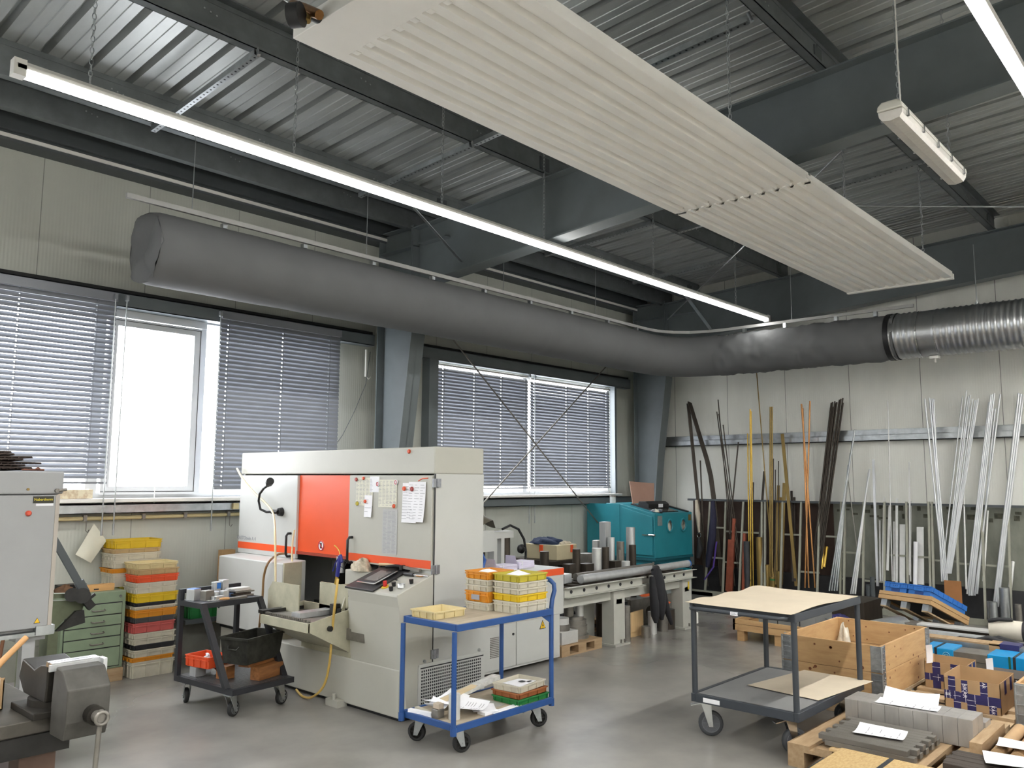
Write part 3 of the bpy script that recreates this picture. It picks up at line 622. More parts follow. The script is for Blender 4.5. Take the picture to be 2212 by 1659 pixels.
# guide gantry behind
G = thing('saw_gantry', 'white steel gantry of the saw behind the bundles of paper', 'machine', (5.7, 5.9, .87))
MB().box(5.95, 6.54, 5.9, 6.02, 1.10, 1.17).box(5.9, 6.2, 5.86, 5.9, .98, 1.19).build('cross_head', mach_l, G)
for x in (6.25, 6.36): MB().box(x, x+.05, 5.91, 6.0, 0, 1.10).build('post', mach_l, G)
MB().cyl((6.48, 5.96, 0), (6.48, 5.96, 1.10), .05, n=18).build('column', stl_d, G)
MB().cyl((6.1, 5.96, 0), (6.1, 5.96, 1.1), .05, n=18).build('column', stl_d, G)
tag(MB().grid(10, 6, lambda u, v: (6.05+.38*u, 5.88+.16*v, 1.185+.015+.16*(1-u)**2*(.3+v)+.08*math.sin(u*3)*(u < .5)), .004).build('bent_sheet', mat('olive_steel_sheet', (104, 98, 84), .5, .5, .15, 6)), 'curled dull steel sheet lying on top of the white gantry', 'sheet')
m = MB().tube([(6.3, 5.84, 1.20), (6.42, 5.84, 1.235), (6.55, 5.84, 1.19), (6.64, 5.84, 1.08), (6.67, 5.84, .95), (6.66, 5.84, .80)], .013, 8)
h = tag(m.build('black_hose', rubber), 'thick black hose arching down from the white gantry', 'hose')
MB().lathe([(.02, -.04), (.02, 0), (.05, 0), (.045, .03), (.02, .035)], (6.63, 5.86, .98), 'y', 16).build('hose_guide', black, h)
tag(MB().tube([(5.2, 5.15, .868), (5.25, 5.15, 1.0), (5.3, 5.15, 1.05), (5.33, 5.15, 1.0), (5.3, 5.15, .92), (5.22, 5.14, .868)], .014, 8).build('blue_hose', mat('hose_blue', (40, 90, 170), .35, 0, .05, 6)), 'short loop of blue air hose beside the tall saw side panel', 'hose')
# hoses at the front
tube_y = mat('yellowed_hose', (204, 170, 90), .35, 0, .1, 10); tube_w = mat('pale_hose', (224, 210, 170), .35, 0, .06, 10); tube_b = mat('brown_hose', (130, 98, 62), .4, 0, .1, 10)
def hose(nm, lab, pts, r, mt):
    P = [Vector(p) for p in pts]; Q = []
    for i in range(len(P)-1):
        p0, p1, p2, p3 = P[max(i-1, 0)], P[i], P[i+1], P[min(i+2, len(P)-1)]
        for k in range(6):
            t = k/6; Q.append(.5*((2*p1)+(-p0+p2)*t+(2*p0-5*p1+4*p2-p3)*t*t+(-p0+3*p1-3*p2+p3)*t**3))
    return tag(MB().tube(Q+[P[-1]], r, 8).build(nm, mt), lab, 'hose')
hose('coolant_hose', 'yellowed hose hanging from the top left corner of the saw', [atX(512, 1012, 4.15), atX(525, 1035, 4.12), atX(550, 1065, 4.12), atX(575, 1088, 4.1), atX(590, 1110, 4.06), atX(594, 1150, 3.92), atX(595, 1215, 3.90), atX(595, 1290, 3.88)], .0095, tube_w)
hose('coolant_hose', 'brown hose curving behind the left door handle of the saw', [atX(620, 1196, 4.16), atX(600, 1198, 4.1), atX(580, 1215, 3.93), atX(570, 1245, 3.92), atX(567, 1290, 3.92), atX(560, 1355, 3.93)], .010, tube_b)
hose('air_hose', 'yellow air hose hanging in a loop at the front of the console', [atX(730, 1250, 3.78), atX(724, 1300, 3.76), atX(717, 1370, 3.78), atX(712, 1430, 3.80), atX(700, 1480, 3.8), atX(676, 1505, 3.8), atX(655, 1505, 3.85), atX(640, 1490, 3.9)], .0095, tube_y)
hose('air_line', 'pale hose bent up beside the orange sliding door', [atX(636, 1145, 4.12), atX(632, 1170, 4.1), atX(631, 1210, 4.1), atX(636, 1260, 4.1)], .008, tube_w)
g = thing('air_gun', 'dark blue air gun hanging at the left corner of the console', 'air gun', atX(733, 1225, 3.80))
bl = mat('air_gun_blue', (30, 36, 120), .4, 0, .05, 10); X_ = 3.8
MB().bar(atX(735, 1200, X_), atX(728, 1246, X_), .03, .022, (1, 0, 0)).bar(atX(735, 1198, X_), atX(738, 1216, X_), .024, .02, (1, 0, 0)).build('body', bl, g, bevel=.006)
MB().tube([atX(731, 1205, X_), atX(724, 1218, X_), atX(719, 1234, X_)], .005, 6).build('trigger', bl, g)
MB().tube([atX(735, 1199, X_), atX(733, 1190, X_), atX(727, 1182, X_), atX(722, 1178, X_)], .004, 6).build('nozzle', brass, g)
MB().tube([atX(741, 1208, X_), atX(749, 1215, X_), atX(742, 1228, X_), atX(736, 1224, X_)], .0025, 5).build('hook', ink, g)
MB().cyl(atX(728, 1245, X_), atX(725, 1262, X_), .011, n=8).build('fitting', brass, g)
# things on the console
rag_m = mat('grey_rag', (186, 176, 156), .9, 0, .3, 30, .4, 30)
def lump(nm, lab, cat, c, sx, sy, sz, mt, seed=0, group=None):
    rnd = random.Random(seed); ph = [rnd.uniform(0, 6) for _ in range(6)]; m = MB(); v = []; nu, nv = 20, 10
    for j in range(nv+1):
        th = PI/2*j/nv
        for i in range(nu):
            a = 2*PI*i/nu; q = 1+.16*math.sin(3*a+ph[0]+2*th)+.12*math.sin(5*a+ph[1])*math.cos(th)+.1*math.sin(7*th+4*a+ph[2])
            v.append((c[0]+sx*q*math.cos(a)*math.cos(th), c[1]+sy*q*math.sin(a)*math.cos(th), c[2]+sz*q*math.sin(th)))
    m.add(v, [(j*nu+i, j*nu+(i+1) % nu, (j+1)*nu+(i+1) % nu, (j+1)*nu+i) for j in range(nv) for i in range(nu)], True); m.add(v, [tuple(range(nu))[::-1]])
    return tag(m.build(nm, mt), lab, cat, group)
lump('rag', 'crumpled grey cleaning rag on the ledge beside the console', 'rag', (4.14, 5.36, .98), .06, .09, .085, rag_m, 3)
b = Vector(cpt(.86, 4.9)); tg = thing('tin_snips', 'pair of pliers lying across the back of the console', 'tool', b)
MB().tube([b+Vector((-.03, .14, .04)), b+Vector((0, .06, .05)), b+Vector((.02, 0, .045))], .012, 7).build('handle', black, tg)
MB().tube([b+Vector((0, .13, .04)), b+Vector((.02, .05, .05)), b+Vector((.02, 0, .045))], .012, 7).build('handle', mat('handle_red', (170, 40, 50), .5, 0, 0), tg)
MB().bar(b+Vector((.02, 0, .045)), b+Vector((.02, -.2, .03)), .025, .02).build('jaw', stl, tg)
tg = thing('hammer', 'hammer with a wooden handle at the back edge of the console', 'tool', Vector(cpt(.97, 5.0)))
b = Vector(cpt(.97, 5.0)); MB().tube([b+Vector((0, .2, .03)), b+Vector((0, .1, .034)), b+Vector((0, -.08, .03))], [.012, .014, .010], 8).build('handle', mat('ash_wood', (196, 168, 128), .6, 0, .1, 9), tg)
MB().box(b.x-.04, b.x+.04, b.y-.115, b.y-.085, b.z+.01, b.z+.045).build('head', dark_in, tg)
b = Vector(cpt(.72, 4.78)); sd = thing('screwdriver', 'black-handled screwdriver lying behind the selector knobs', 'tool', b)
MB().cyl(b+Vector((.02, .04, .02)), b+Vector((.02, -.06, .02)), .014, n=10).build('handle', black, sd)
MB().cyl(b+Vector((.02, -.06, .02)), b+Vector((.04, -.2, .02)), .005, n=8).build('shaft', chrome, sd)
b = Vector(cpt(.28, 4.655)); tag(MB().lathe([(.026, 0), (.026, .03), (.022, .03), (.022, .004)], b, 'z', 18).build('metal_ring', alu), 'small bright aluminium ring at the front right of the console', 'metal ring')
b = Vector(cpt(.8, 4.66)); tag(MB().tube([b+Vector((.02*math.cos(a), .03*math.sin(a), .008)) for a in [k*PI/6 for k in range(12)]], .004, 5, closed=True).build('key_ring', copper), 'thin copper coil lying near the hinge side of the console', 'ring')
b = Vector(cpt(.45, 4.8)); tag(MB().bar(b+Vector((.05, .06, .02)), b+Vector((-.02, -.06, .02)), .012, .006).build('steel_rule', chrome), 'short bright steel rule lying across the screen corner', 'ruler')
# papers and magnets on the doors
XP = XF-.0135
def sheet(lab, ya, yb, za, zb, lines=0, curl=.0, cols=1, mt=paper, nm='paper_sheet', xo=0.0, skew=0):
    o = MB().grid(6, 6, lambda u, v: (XP-.0015-xo-curl*(1-v)**2*(.4+.6*u), yb+(ya-yb)*u+skew*v, za+(zb-za)*v), .0008).build(nm, mt); tag(o, lab, 'paper')
    if lines:
        m = MB()
        for k in range(lines):
            for c in range(cols):
                w = (yb-ya)/cols; q = random.uniform(.4, .85); z = zb-(zb-za)*(k+1.2)/(lines+1.6); vv = (z-za)/(zb-za); y = yb-w*c-w*.1+skew*vv
                x = XP-.003-xo-curl*(1-vv)**2; m.box(x-.0004, x, y-w*q, y, z-.0014, z+.0014)
        m.build('print', inkm, o)
    return o
cream = mat('cream_paper', (222, 220, 204), .7, 0, .04, 6)
sheet('cream printed form pinned at the left of the saw door', 5.3, 5.52, 1.49, 1.715, 20, 0, 5, cream)
sheet('pale card tucked under the red-ringed magnet', 5.22, 5.34, 1.6, 1.725, 0, 0, 1, paper, xo=.001)
sheet('small crumpled white slips under one orange magnet', 5.30, 5.40, 1.40, 1.575, 4, .012, 1, paper, xo=.003)
sheet('printed table sheet in the middle of the saw door', 5.0, 5.225, 1.485, 1.70, 18, 0, 5, cream, xo=.0015)
sheet('rear sheaf of white order sheets hanging near the door hinge', 4.75, 4.93, 1.375, 1.675, 12, .02, 2, paper, xo=.003)
sheet('front white order sheet hanging beside the upper hinge', 4.66, 4.855, 1.385, 1.685, 13, .025, 3, paper, xo=.007)
o = MB().box(XP-.0016, XP, 4.99, 5.17, 1.125, 1.47).build('instruction_label', mat('grey_label', (176, 177, 176), .5, 0, .04, 10)); tag(o, 'grey printed instruction table stuck below the sheets', 'label')
m = MB()
for k in range(34):
    for c in range(3): w = .16/3; y = 5.16-c*w; q = random.uniform(.5, .95); m.box(XP-.0022, XP-.0016, y-w*q, y, 1.135+k*.0096, 1.138+k*.0096)
m.build('print', inkm, o)
omag = mat('magnet_orange', (214, 84, 46), .4, 0, 0); rmag = mat('magnet_red', (160, 62, 56), .4, 0, 0); ymag = mat('magnet_yellow', (176, 160, 50), .4, 0, 0)
for lab, y, z, mt, r in (('dark red magnet at the top left corner of the form', 5.515, 1.70, rmag, .016), ('orange magnet at the top of the cream form', 5.42, 1.71, omag, .014), ('olive yellow magnet under the cream form', 5.495, 1.505, ymag, .017),
        ('orange magnet on the crumpled slips', 5.375, 1.525, omag, .014), ('orange magnet at the lower right of the table sheet', 5.03, 1.495, omag, .016), ('orange magnet holding the rear order sheets', 4.90, 1.632, omag, .018), ('dark red magnet holding the front order sheet', 4.81, 1.63, rmag, .018), ('orange magnet alone on the saw hood', 4.875, 1.918, omag, .017)):
    x = XF-.006 if z > 1.8 else XP-.002-(.012 if y < 5 else .014 if 'slips' in lab else .002)
    tag(MB().lathe([(r*1.0, 0), (r, -.006), (r*.7, -.012)], (x, y, z), 'x', 16).build('magnet', mt), lab, 'magnet')
for lab, y, z in (('round white magnet with a red ring left of the table sheet', 5.235, 1.665), ('round white magnet with a red ring right of the table sheet', 5.01, 1.68)):
    o = tag(MB().cyl((XP-.003, y, z), (XP-.011, y, z), .02, n=18).build('magnet', paper), lab, 'magnet')
    MB().tube([(XP-.0115, y+.010*math.cos(2*PI*k/16), z+.014*math.sin(2*PI*k/16)) for k in range(16)], .0028, 5, closed=True).build('ring_mark', mat('sign_red', (196, 30, 40), .5, 0, 0), o)
MB().tube([(XF-.0135, 4.755, 1.692), (XF-.0135, 4.71, 1.71), (XF-.0135, 4.645, 1.713)], .004, 5).build('stripe_logo', orange, rd)
# bundles of paper and things on the switch cabinet
def bundle(lab, x, y, rz):
    t = thing('paper_bundle', lab, 'paper', (x, y, .865), rz, 'paper bundles on the switch cabinet'); m = MB()
    for k in range(14): d = random.uniform(-.006, .006); m.box(-.12+d, .14+d, -.08+d, .08+d, k*.0045, k*.0045+.0038)
    m.build('sheets', mat('lilac_white_paper', (226, 220, 238), .7, 0, .04, 8), t, local=True)
    m = MB()
    for k in range(9): a = -.5+k*.14; m.grid(4, 3, lambda u, v, a=a, k=k: (-.12-.05*u*math.cos(a*.6)-.02*u, -.08+.16*v*(1-.3*u), .004*k+.09*u*u*(.35+.09*k)), .001)
    m.build('fanned_end', MATS['lilac_white_paper'], t, local=True)
    MB().box(-.075, -.065, -.083, .083, -.0, .07).build('band', paper, t, local=True)
bundle('lilac-white paper bundle nearer the orange crate', 5.65, 5.25, .05); bundle('lilac-white paper bundle at the right end of the cabinet', 6.05, 5.38, .12)
tag(MB().box(5.25, 5.55, 5.12, 5.3, .866, .885).build('card_folder', mat('buff_card', (222, 188, 130), .7, 0, .05, 5)), 'buff card folder on the cabinet behind the orange crate', 'folder')
# ================================================================ crates and the left-hand corner
def crate(lab, x, y, z, w, d, h, mt, group=None, rz=0, name='plastic_crate', inner=True):
    m = MB(); t = .006; tp = .012; hw, hd = w/2, d/2
    a = [(-hw+tp, -hd+tp), (hw-tp, -hd+tp), (hw-tp, hd-tp), (-hw+tp, hd-tp)]
    b = [(-hw+.005, -hd+.005), (hw-.005, -hd+.005), (hw-.005, hd-.005), (-hw+.005, hd-.005)]
    ins = lambda q: [(px-t*(1 if px > 0 else -1), py-t*(1 if py > 0 else -1)) for px, py in q]
    v = [(*q, 0) for q in a]+[(*q, h) for q in b]+[(*q, h) for q in ins(b)]+[(*q, t) for q in ins(a)]
    f = [(0,3,2,1)]+[(k, (k+1) % 4, 4+(k+1) % 4, 4+k) for k in range(4)]+[(4+k, 4+(k+1) % 4, 8+(k+1) % 4, 8+k) for k in range(4)]+[(8+k, 8+(k+1) % 4, 12+(k+1) % 4, 12+k) for k in range(4)]+[(12, 13, 14, 15)]
    m.add(v, f); rh = min(.022, h*.3)
    for (x0, x1, y0, y1) in ((-hw, hw, -hd, -hd+.008), (-hw, hw, hd-.008, hd), (-hw, -hw+.008, -hd+.008, hd-.008), (hw-.008, hw, -hd+.008, hd-.008)):
        m.box(x0, x1, y0, y1, h-.008, h+.001)
        if h > .05: m.box(x0, x1, y0, y1, h-rh-.006, h-rh)
    for u in (-.55, -.2, .2, .55):
        for s in (-1, 1):
            m.box(u*w*.8-.003, u*w*.8+.003, s*hd-s*.012, s*(hd-.001), .004, h-.004)
            m.box(s*hw-s*.012, s*(hw-.001), u*d*.7-.003, u*d*.7+.003, .004, h-.004)
    o = m.build(name, mt, None, local=True); o.location = (x, y, z); o.rotation_euler = (0, 0, rz); OFF[o.name] = Vector((x, y, z))
    return tag(o, lab, 'crate', group)
G1 = 'crates in the front stack by the wall'
col = [('white', wpla, .135), ('amber', opla, .038), ('white', wpla, .062), ('black', kpla, .042), ('white', wpla, .05), ('white', wpla, .048), ('pale red', ppla, .085), ('dark grey', dpla, .045), ('amber', opla, .066), ('white', wpla, .03), ('dark grey', kpla, .03), ('yellow', ypla, .078), ('white', wpla, .052), ('grey-white', wpla, .04), ('orange-red', rpla, .064), ('tan', tpla, .05), ('cream', cpla, .055)]
pos = ['bottom crate of the front stack', 'just above the bottom crate', 'under the low black crate', 'the only black one low in the stack', 'right above the black crate', 'right under the pale red crate', 'the only pale red one in the stack', 'right above the pale red crate', 'between the two dark crates', 'over the upper amber crate', 'right under the yellow crate', 'the only yellow one in the front stack', 'right above the yellow crate', 'right under the orange-red crate', 'the only orange-red one in the stack', 'second from the top', 'topmost of the front stack']
z = 0
for (cn, mt, h), ps in zip(col, pos):
    s = .96 if cn in ('black', 'dark grey') else 1
    crate('%s plastic crate beside the green cabinet, %s' % (cn, ps), 3.375+random.uniform(-.008, .008), 7.37+random.uniform(-.006, .006), z, .375*s, .25*s, h-.002, mt, G1); z += h
G2 = 'crates in the rear stack against the wall'; z = 0
for lab, mt, h in (('white plastic crate at the foot of the rear stack', wpla, .3), ('cream plastic crate low in the rear stack', cpla, .3), ('dark crate in the rear stack level with the cabinet top', kpla, .1), ('yellow crate in the rear stack just above the dark one', lpla, .05), ('clear white crate in the rear stack under the amber one', wpla, .12), ('thin amber crate in the rear stack', opla, .04), ('lower clear white crate of the pair near the top of the rear stack', wpla, .07), ('upper clear white crate of the pair near the top of the rear stack', wpla, .06), ('tan crate right under the topmost yellow crate', tpla, .04), ('yellow crate topmost of the rear stack against the wall', ypla, .075)):
    lowz = z < .745; crate(lab, (3.34 if lowz else 3.30+random.uniform(-.008, .008)), 7.64, z, (.36 if lowz else .43), .255, h-.002, mt, G2); z += h
# green drawer cabinet on a pallet
def pallet(lab, x0, y0, lx, ly, h=.135, rz=0, z0=0, mt=wood, group='wooden pallets on the floor', along='x'):
    t = thing('wooden_pallet', lab, 'pallet', (x0, y0, z0), rz, group); b = .021*h/.135
    a = (lx, ly) if along == 'x' else (ly, lx)
    def bx(u0, u1, v0, v1, c, d): return MB().box(*((u0, u1, v0, v1) if along == 'x' else (v0, v1, u0, u1)), c, d)
    for k in range(5):
        w = .135 if k in (0, 2, 4) else .095; v = (a[1]-.135)*k/4+(0 if w > .1 else .02); bx(0, a[0], v, v+w, h-b, h).build('deck_board', mt, t, local=True)
    for u in (0, a[0]/2-.065, a[0]-.13): bx(u, u+.13, 0, a[1], h-2*b, h-b).build('cross_board', mt, t, local=True)
    for v in (0, a[1]/2-.05, a[1]-.1):
        bx(0, a[0], v, v+.1, 0, b).build('skid', mt, t, local=True)
        for u in (0, a[0]/2-.065, a[0]-.13): bx(u, u+.13, v, v+.1, b, h-2*b).build('block', mt, t, local=True)
    return t
pallet('small wooden pallet under the green drawer cabinet', 2.62, 7.3, .52, .44, .105)
gc = thing('drawer_cabinet', 'green-grey steel drawer cabinet with five drawers by the wall', 'cabinet', (2.88, 7.5, .105))
MB().box(2.63, 3.14, 7.32, 7.7, .105, .745).build('body', green_c, gc, bevel=.006)
zs = [.125, .285, .375, .465, .555, .65]
for k in range(5):
    d = MB().box(2.655, 3.105, 7.308, 7.32, zs[k]+.004, zs[k+1]-.004).build('drawer', green_c, gc, bevel=.003); zc = (zs[k]+zs[k+1])/2+(.02 if k == 0 else 0)
    MB().tube([(2.86, 7.305, zc), (2.86, 7.29, zc-.004), (2.875, 7.282, zc-.006), (2.945, 7.282, zc-.006), (2.96, 7.29, zc-.004), (2.96, 7.305, zc)], .006, 6).build('handle', stl, d)
MB().box(2.65, 3.11, 7.316, 7.319, .122, .655).build('gap', ink, gc)
MB().cyl((3.09, 7.318, .70), (3.09, 7.308, .70), .011, n=10).build('lock', chrome, gc)
o = tag(MB().box(2.78, 3.07, 7.4, 7.47, .746, .80).build('wooden_box', mat('blond_wood', (206, 160, 104), .6, 0, .1, 6, stretch=(1, 8, 8))), 'long blond wooden box on top of the green cabinet', 'box'); OFF[o.name] = Vector((0, 0, 0))
MB().box(2.90, 2.94, 7.3985, 7.4, .758, .768).build('stamp', ink, o)
lump('wood_log', 'rough brown block of wood at the left end of the cabinet top', 'wood block', (2.70, 7.48, .746), .07, .06, .06, mat('bark_brown', (110, 80, 56), .8, 0, .3, 12), 5)
tag(MB().box(2.68, 2.9, 7.56, 7.66, .746, .80).build('dark_box', dark_in), 'dark flat tool box behind the brown wood block', 'box')
c = crate('green plastic bin fixed on the wall behind the black cart', 3.97, 7.60, .40, .34, .24, .13, gpla, None); 
tag(MB().box(3.75, 4.15, 7.45, 7.72, .36, .40).build('wall_bracket', steel_d), 'dark steel bracket on the plinth carrying the green bin', 'bracket')
# shear with a lever handle
sh = thing('lever_shear', 'old green lever shear with a raised dark lever, behind the furnace', 'shear', (2.05, 5.9, 0)); YS = 5.9
olive = mat('olive_machine_paint', (92, 98, 76), .5, .2, .2, 12)
P = lambda a, b, y=YS: atY(a, b, y)
def slab_px(pts, y, th, nm, mt, par, bev=0):
    q = [P(a, b, y) for a, b in pts]; return MB().prism([(v.x, v.z) for v in q], 'y', y, y+th).build(nm, mt, par, bevel=bev)
slab_px([(70, 1300), (172, 1297), (182, 1306), (176, 1322), (140, 1338), (118, 1360), (70, 1365)], YS, .05, 'frame', olive, sh)
slab_px([(165, 1320), (182, 1318), (184, 1345), (150, 1356), (135, 1362), (120, 1365)], YS-.03, .03, 'blade', dark_in, sh)
slab_px([(70, 1283), (150, 1282), (150, 1292), (70, 1294)], YS, .05, 'upper_beam', olive, sh)
MB().cyl(P(156, 1285, YS-.06), P(156, 1285, YS+.06), .045, n=18).build('pivot', dark_in, sh); MB().cyl(P(178, 1287, YS-.08), P(178, 1287, YS+.04), .05, n=18).build('eccentric', dark_in, sh)
MB().bar(P(180, 1290, YS-.06), P(198, 1312, YS-.06), .05, .04, (0, 1, 0)).bar(P(190, 1295, YS-.06), P(205, 1283, YS-.06), .018, .018, (0, 1, 0)).build('link', dark_in, sh)
lv = MB().bar(P(184, 1282, YS-.03), P(170, 1256, YS-.03), .06, .03, (0, 1, 0)).bar(P(175, 1268, YS-.03), P(108, 1150, YS-.03), .048, .016, (0, 1, 0)).build('lever', steel_d, sh, bevel=.004)
MB().box(2.03, 2.09, 5.86, 6.0, .36, P(125, 1362).z).box(1.9, 1.95, 5.86, 6.0, .36, P(125, 1362).z).build('post', olive, sh); MB().box(1.75, 2.28, 5.8, 6.2, .33, .36).box(1.8, 1.88, 5.85, 6.1, 0, .33).box(2.1, 2.18, 5.85, 6.1, 0, .33).build('base_plate', stl_d, sh)
tag(MB().cyl((2.43, 7.72, 1.36), (2.2, 7.4, .02), .014, n=8).cyl((2.43, 7.72, 1.36), (2.445, 7.745, 1.40), .012, n=8).build('broom_stick', mat('brown_stick', (124, 82, 56), .6, 0, .1, 10)), 'brown wooden broom stick leaning against the wall behind the furnace', 'broom')
# furnace
F = thing('chamber_furnace', 'light grey laboratory furnace on legs at the left edge', 'furnace', (1.3, 5.0, 0)); YF = 4.8
fg = mat('furnace_grey', (160, 161, 162), .45, 0, .05, 3)
MB().box(.9, 1.68, YF+.03, 5.6, .9, 1.735).build('body', fg, F, bevel=.01)
fd = MB().box(.9, 1.672, YF, YF+.03, .92, 1.61).build('door', fg, F, bevel=.006); MB().box(.9, 1.69, YF-.005, YF+.03, 1.615, 1.735).build('top_panel', fg, F, bevel=.008)
MB().box(1.655, 1.675, YF-.004, YF, .92, 1.61).build('edge_trim', mat('furnace_edge', (176, 168, 158), .5, 0, .05, 5), fd)
MB().box(.9, 1.69, YF+.0, 5.6, .88, .9).box(1.6, 1.69, YF-.01, YF+.05, .885, .93).build('frame', zinc, F)
b = MB().box(1.545, 1.645, YF-.003, YF, 1.567, 1.603).build('name_plate', mat('plate_black', (48, 46, 36), .45, 0, .05, 9), fd)
text('lettering', 'Nabertherm', .019, mat('plate_yellow', (232, 214, 60), .5, 0, 0), b, (1.595, YF-.0035, 1.586), FY, sx=.95)
MB().box(1.56, 1.645, YF-.002, YF, 1.552, 1.565).build('label', paper, fd)
MB().lathe([(.015, 0), (.015, -.006), (.008, -.012)], (1.527, YF, 1.515), 'y', 14).build('button', mat('button_orange_red', (214, 88, 66), .4, 0, 0), fd)
MB().cyl((1.66, YF-.02, 1.632), (1.70, YF-.02, 1.64), .008, n=8).cyl((1.655, YF, 1.632), (1.655, YF-.025, 1.632), .012, n=8).build('latch', stl, F)
MB().cyl((1.515, YF-.005, 1.64), (1.515, YF-.012, 1.64), .007, n=8).build('screw', brass_d, F)
w_ = MB().prism(tri((1.605, .958), .016), 'y', YF-.002, YF).build('warning_sign', ink, fd); MB().prism(tri((1.605, .958), .013), 'y', YF-.003, YF-.002).build('yellow_triangle', MATS['sign_yellow'], w_)
for x in (.98, 1.56): MB().box(x, x+.06, YF+.05, YF+.11, 0, .88).build('leg', fg, F); MB().box(x-.06, x, YF+.45, YF+.5, 0, .88).build('leg', steel_d, F)
MB().box(.95, 1.6, YF+.06, YF+.1, .5, .54).box(1.52, 1.66, YF+.03, YF+.12, .855, .88).build('crossbar', fg, F)
def mesh_mat(lab, z, dx, rzz, n=16):
    t = MB(); c = Vector((1.2+dx, 5.1, z))
    for k in range(n+1):
        u = -.27+.54*k/n; t.bar((u, -.2, 0), (u, .2, 0), .006, .005); t.bar((-.27, -.2+.4*k/n, .005), (.27, -.2+.4*k/n, .005), .005, .006)
    o = t.build('wire_mesh_tray', mat('scorched_wire', (66, 54, 48), .6, .4, .2, 20), None, local=True); o.location = c; o.rotation_euler = (random.uniform(-.02, .02), random.uniform(-.015, .015), rzz); tag(o, lab, 'wire mesh', 'scorched wire meshes on the furnace')
for k, (dx, rz_) in enumerate(((.06, .1), (.10, -.08), (.05, .05), (.12, .15), (.05, -.05), (.08, .08), (.0, .0), (-.02, .04))): mesh_mat('scorched brown wire mesh in the pile on top of the grey furnace', 1.742+k*.0125, dx, rz_)
MB_ = MB().cyl((1.50, 4.86, 1.743), (1.62, 4.9, 1.743), .005, n=6).lathe([(.0, -.01), (.012, -.004), (.012, .004), (0, .01)], (1.585, 4.885, 1.748), 'z', 10); tag(MB_  .build('wire_hook', mat('rust_wire', (120, 78, 62), .6, .3, .2, 20)), 'rusty wire hook at the right of the mesh pile on the furnace', 'wire')
# wall items
wt = thing('wall_pipe', 'cream pipe with hooks running along the wall below the sill', 'pipe', (2.5, 7.72, 1.345))
MB().cyl((-4, 7.72, 1.345), (4.5, 7.72, 1.345), .018, n=10).build('pipe', cpla, wt)
for x in (2.905, 3.42, 3.82, 4.27): MB().box(x-.015, x+.015, 7.69, 7.74, 1.325, 1.375).build('clamp', stl, wt)
for x in (2.905, 4.27): MB().tube([(x+.01, 7.69, 1.33), (x+.01, 7.69, 1.24), (x+.02, 7.68, 1.225), (x+.03, 7.67, 1.25)], .004, 5).build('hook', stl, wt)
MB().tube([(3.5, 7.68, 1.38), (3.5, 7.68, 1.62)], .004, 5).build('cord', white_p, wt)
wp = tag(MB().grid(8, 8, lambda u, v: atY(*( ((1-u)*(1-v)*203+u*(1-v)*230+u*v*196+(1-u)*v*163), ((1-u)*(1-v)*1131+u*(1-v)*1168+u*v*1216+(1-u)*v*1198) ), 7.70-.03*math.sin(u*3)*v), .002).build('paper_sheet', cream), 'curled cream paper hanging from the wall pipe beside the stacked crates', 'paper')
sb = tag(MB().box(2.35, 2.93, 7.63, 7.75, 1.522, 1.60).build('storage_box', mat('clear_cream_box', (232, 222, 196), .4, 0, .2, 20, col2=(206, 186, 156), thr=(.4, .55))), 'clear storage box of small parts on the window sill', 'box')
tag(MB().box(4.20, 4.34, 7.66, 7.74, .30, 1.0).build('wood_plank', wood_w), 'brown plank leaning behind the left end of the saw', 'plank')
tag(MB().tube([atY(800, 760, 7.7), atY(790, 830, 7.68), atY(765, 890, 7.66), atY(740, 940, 7.66), atY(722, 965, 7.66)], .004, 5).build('wall_cable', steel_d), 'thin dark cable sagging on the wall left of the steel column', 'cable')
tag(MB().box(5.93, 5.945, 7.7, 7.72, 2.9, 3.22).tube([(5.94, 7.7, 2.9), (5.96, 7.68, 2.87), (5.99, 7.68, 2.9)], .006, 5).build('crank_hook', white_p), 'white crank hook hanging on the wall left of the steel column', 'hook')
tag(MB().box(4.28, 4.34, 7.63, 7.66, 1.40, 1.46).build('socket', cpla), 'cream socket on the girt under the sill beside the saw', 'socket')
# bench with vise
B = thing('work_bench', 'dark steel topped work bench with a brown leg, bottom left corner', 'bench', (.8, 3.5, 0))
btm = mat('worn_bench_steel', (88, 84, 78), .4, .5, .3, 8)
MB().box(.3, 1.22, 3.28, 4.05, .80, .85).build('top', btm, B, bevel=.004); MB().box(.3, 1.23, 3.27, 3.3, .73, .80).build('apron', dark_in, B)
lg = mat('brown_bench_paint', (92, 70, 58), .6, 0, .2, 8)
for y in (3.36, 3.95): MB().box(1.08, 1.2, y-.05, y+.05, 0, .8).build('leg', lg, B)
MB().box(1.06, 1.22, 3.33, 4.0, .55, .62).build('crossbar', lg, B); MB().box(.3, 1.1, 3.5, 3.95, .12, .45).build('drawer', black, B)
V_ = thing('bench_vise', 'heavy dark bench vise with bright jaws clamped on the bench edge', 'vise', (1.22, 3.25, .85)); cst = mat('oily_cast_iron', (52, 49, 45), .45, .5, .3, 14); cst2 = mat('worn_grey_cast', (84, 82, 78), .5, .4, .25, 10)
x0, x1 = 1.135, 1.30
MB().box(1.10, 1.32, 3.26, 3.5, .85, .875).cyl((1.21, 3.38, .875), (1.21, 3.38, .90), .09, n=20).build('base', cst, V_, bevel=.004)
MB().prism([(3.28, .90), (3.50, .90), (3.56, .95), (3.53, 1.02), (3.40, 1.0), (3.34, 1.025), (3.27, 1.035), (3.27, .96)], 'x', 1.14, 1.29).build('fixed_jaw', cst, V_, bevel=.005)
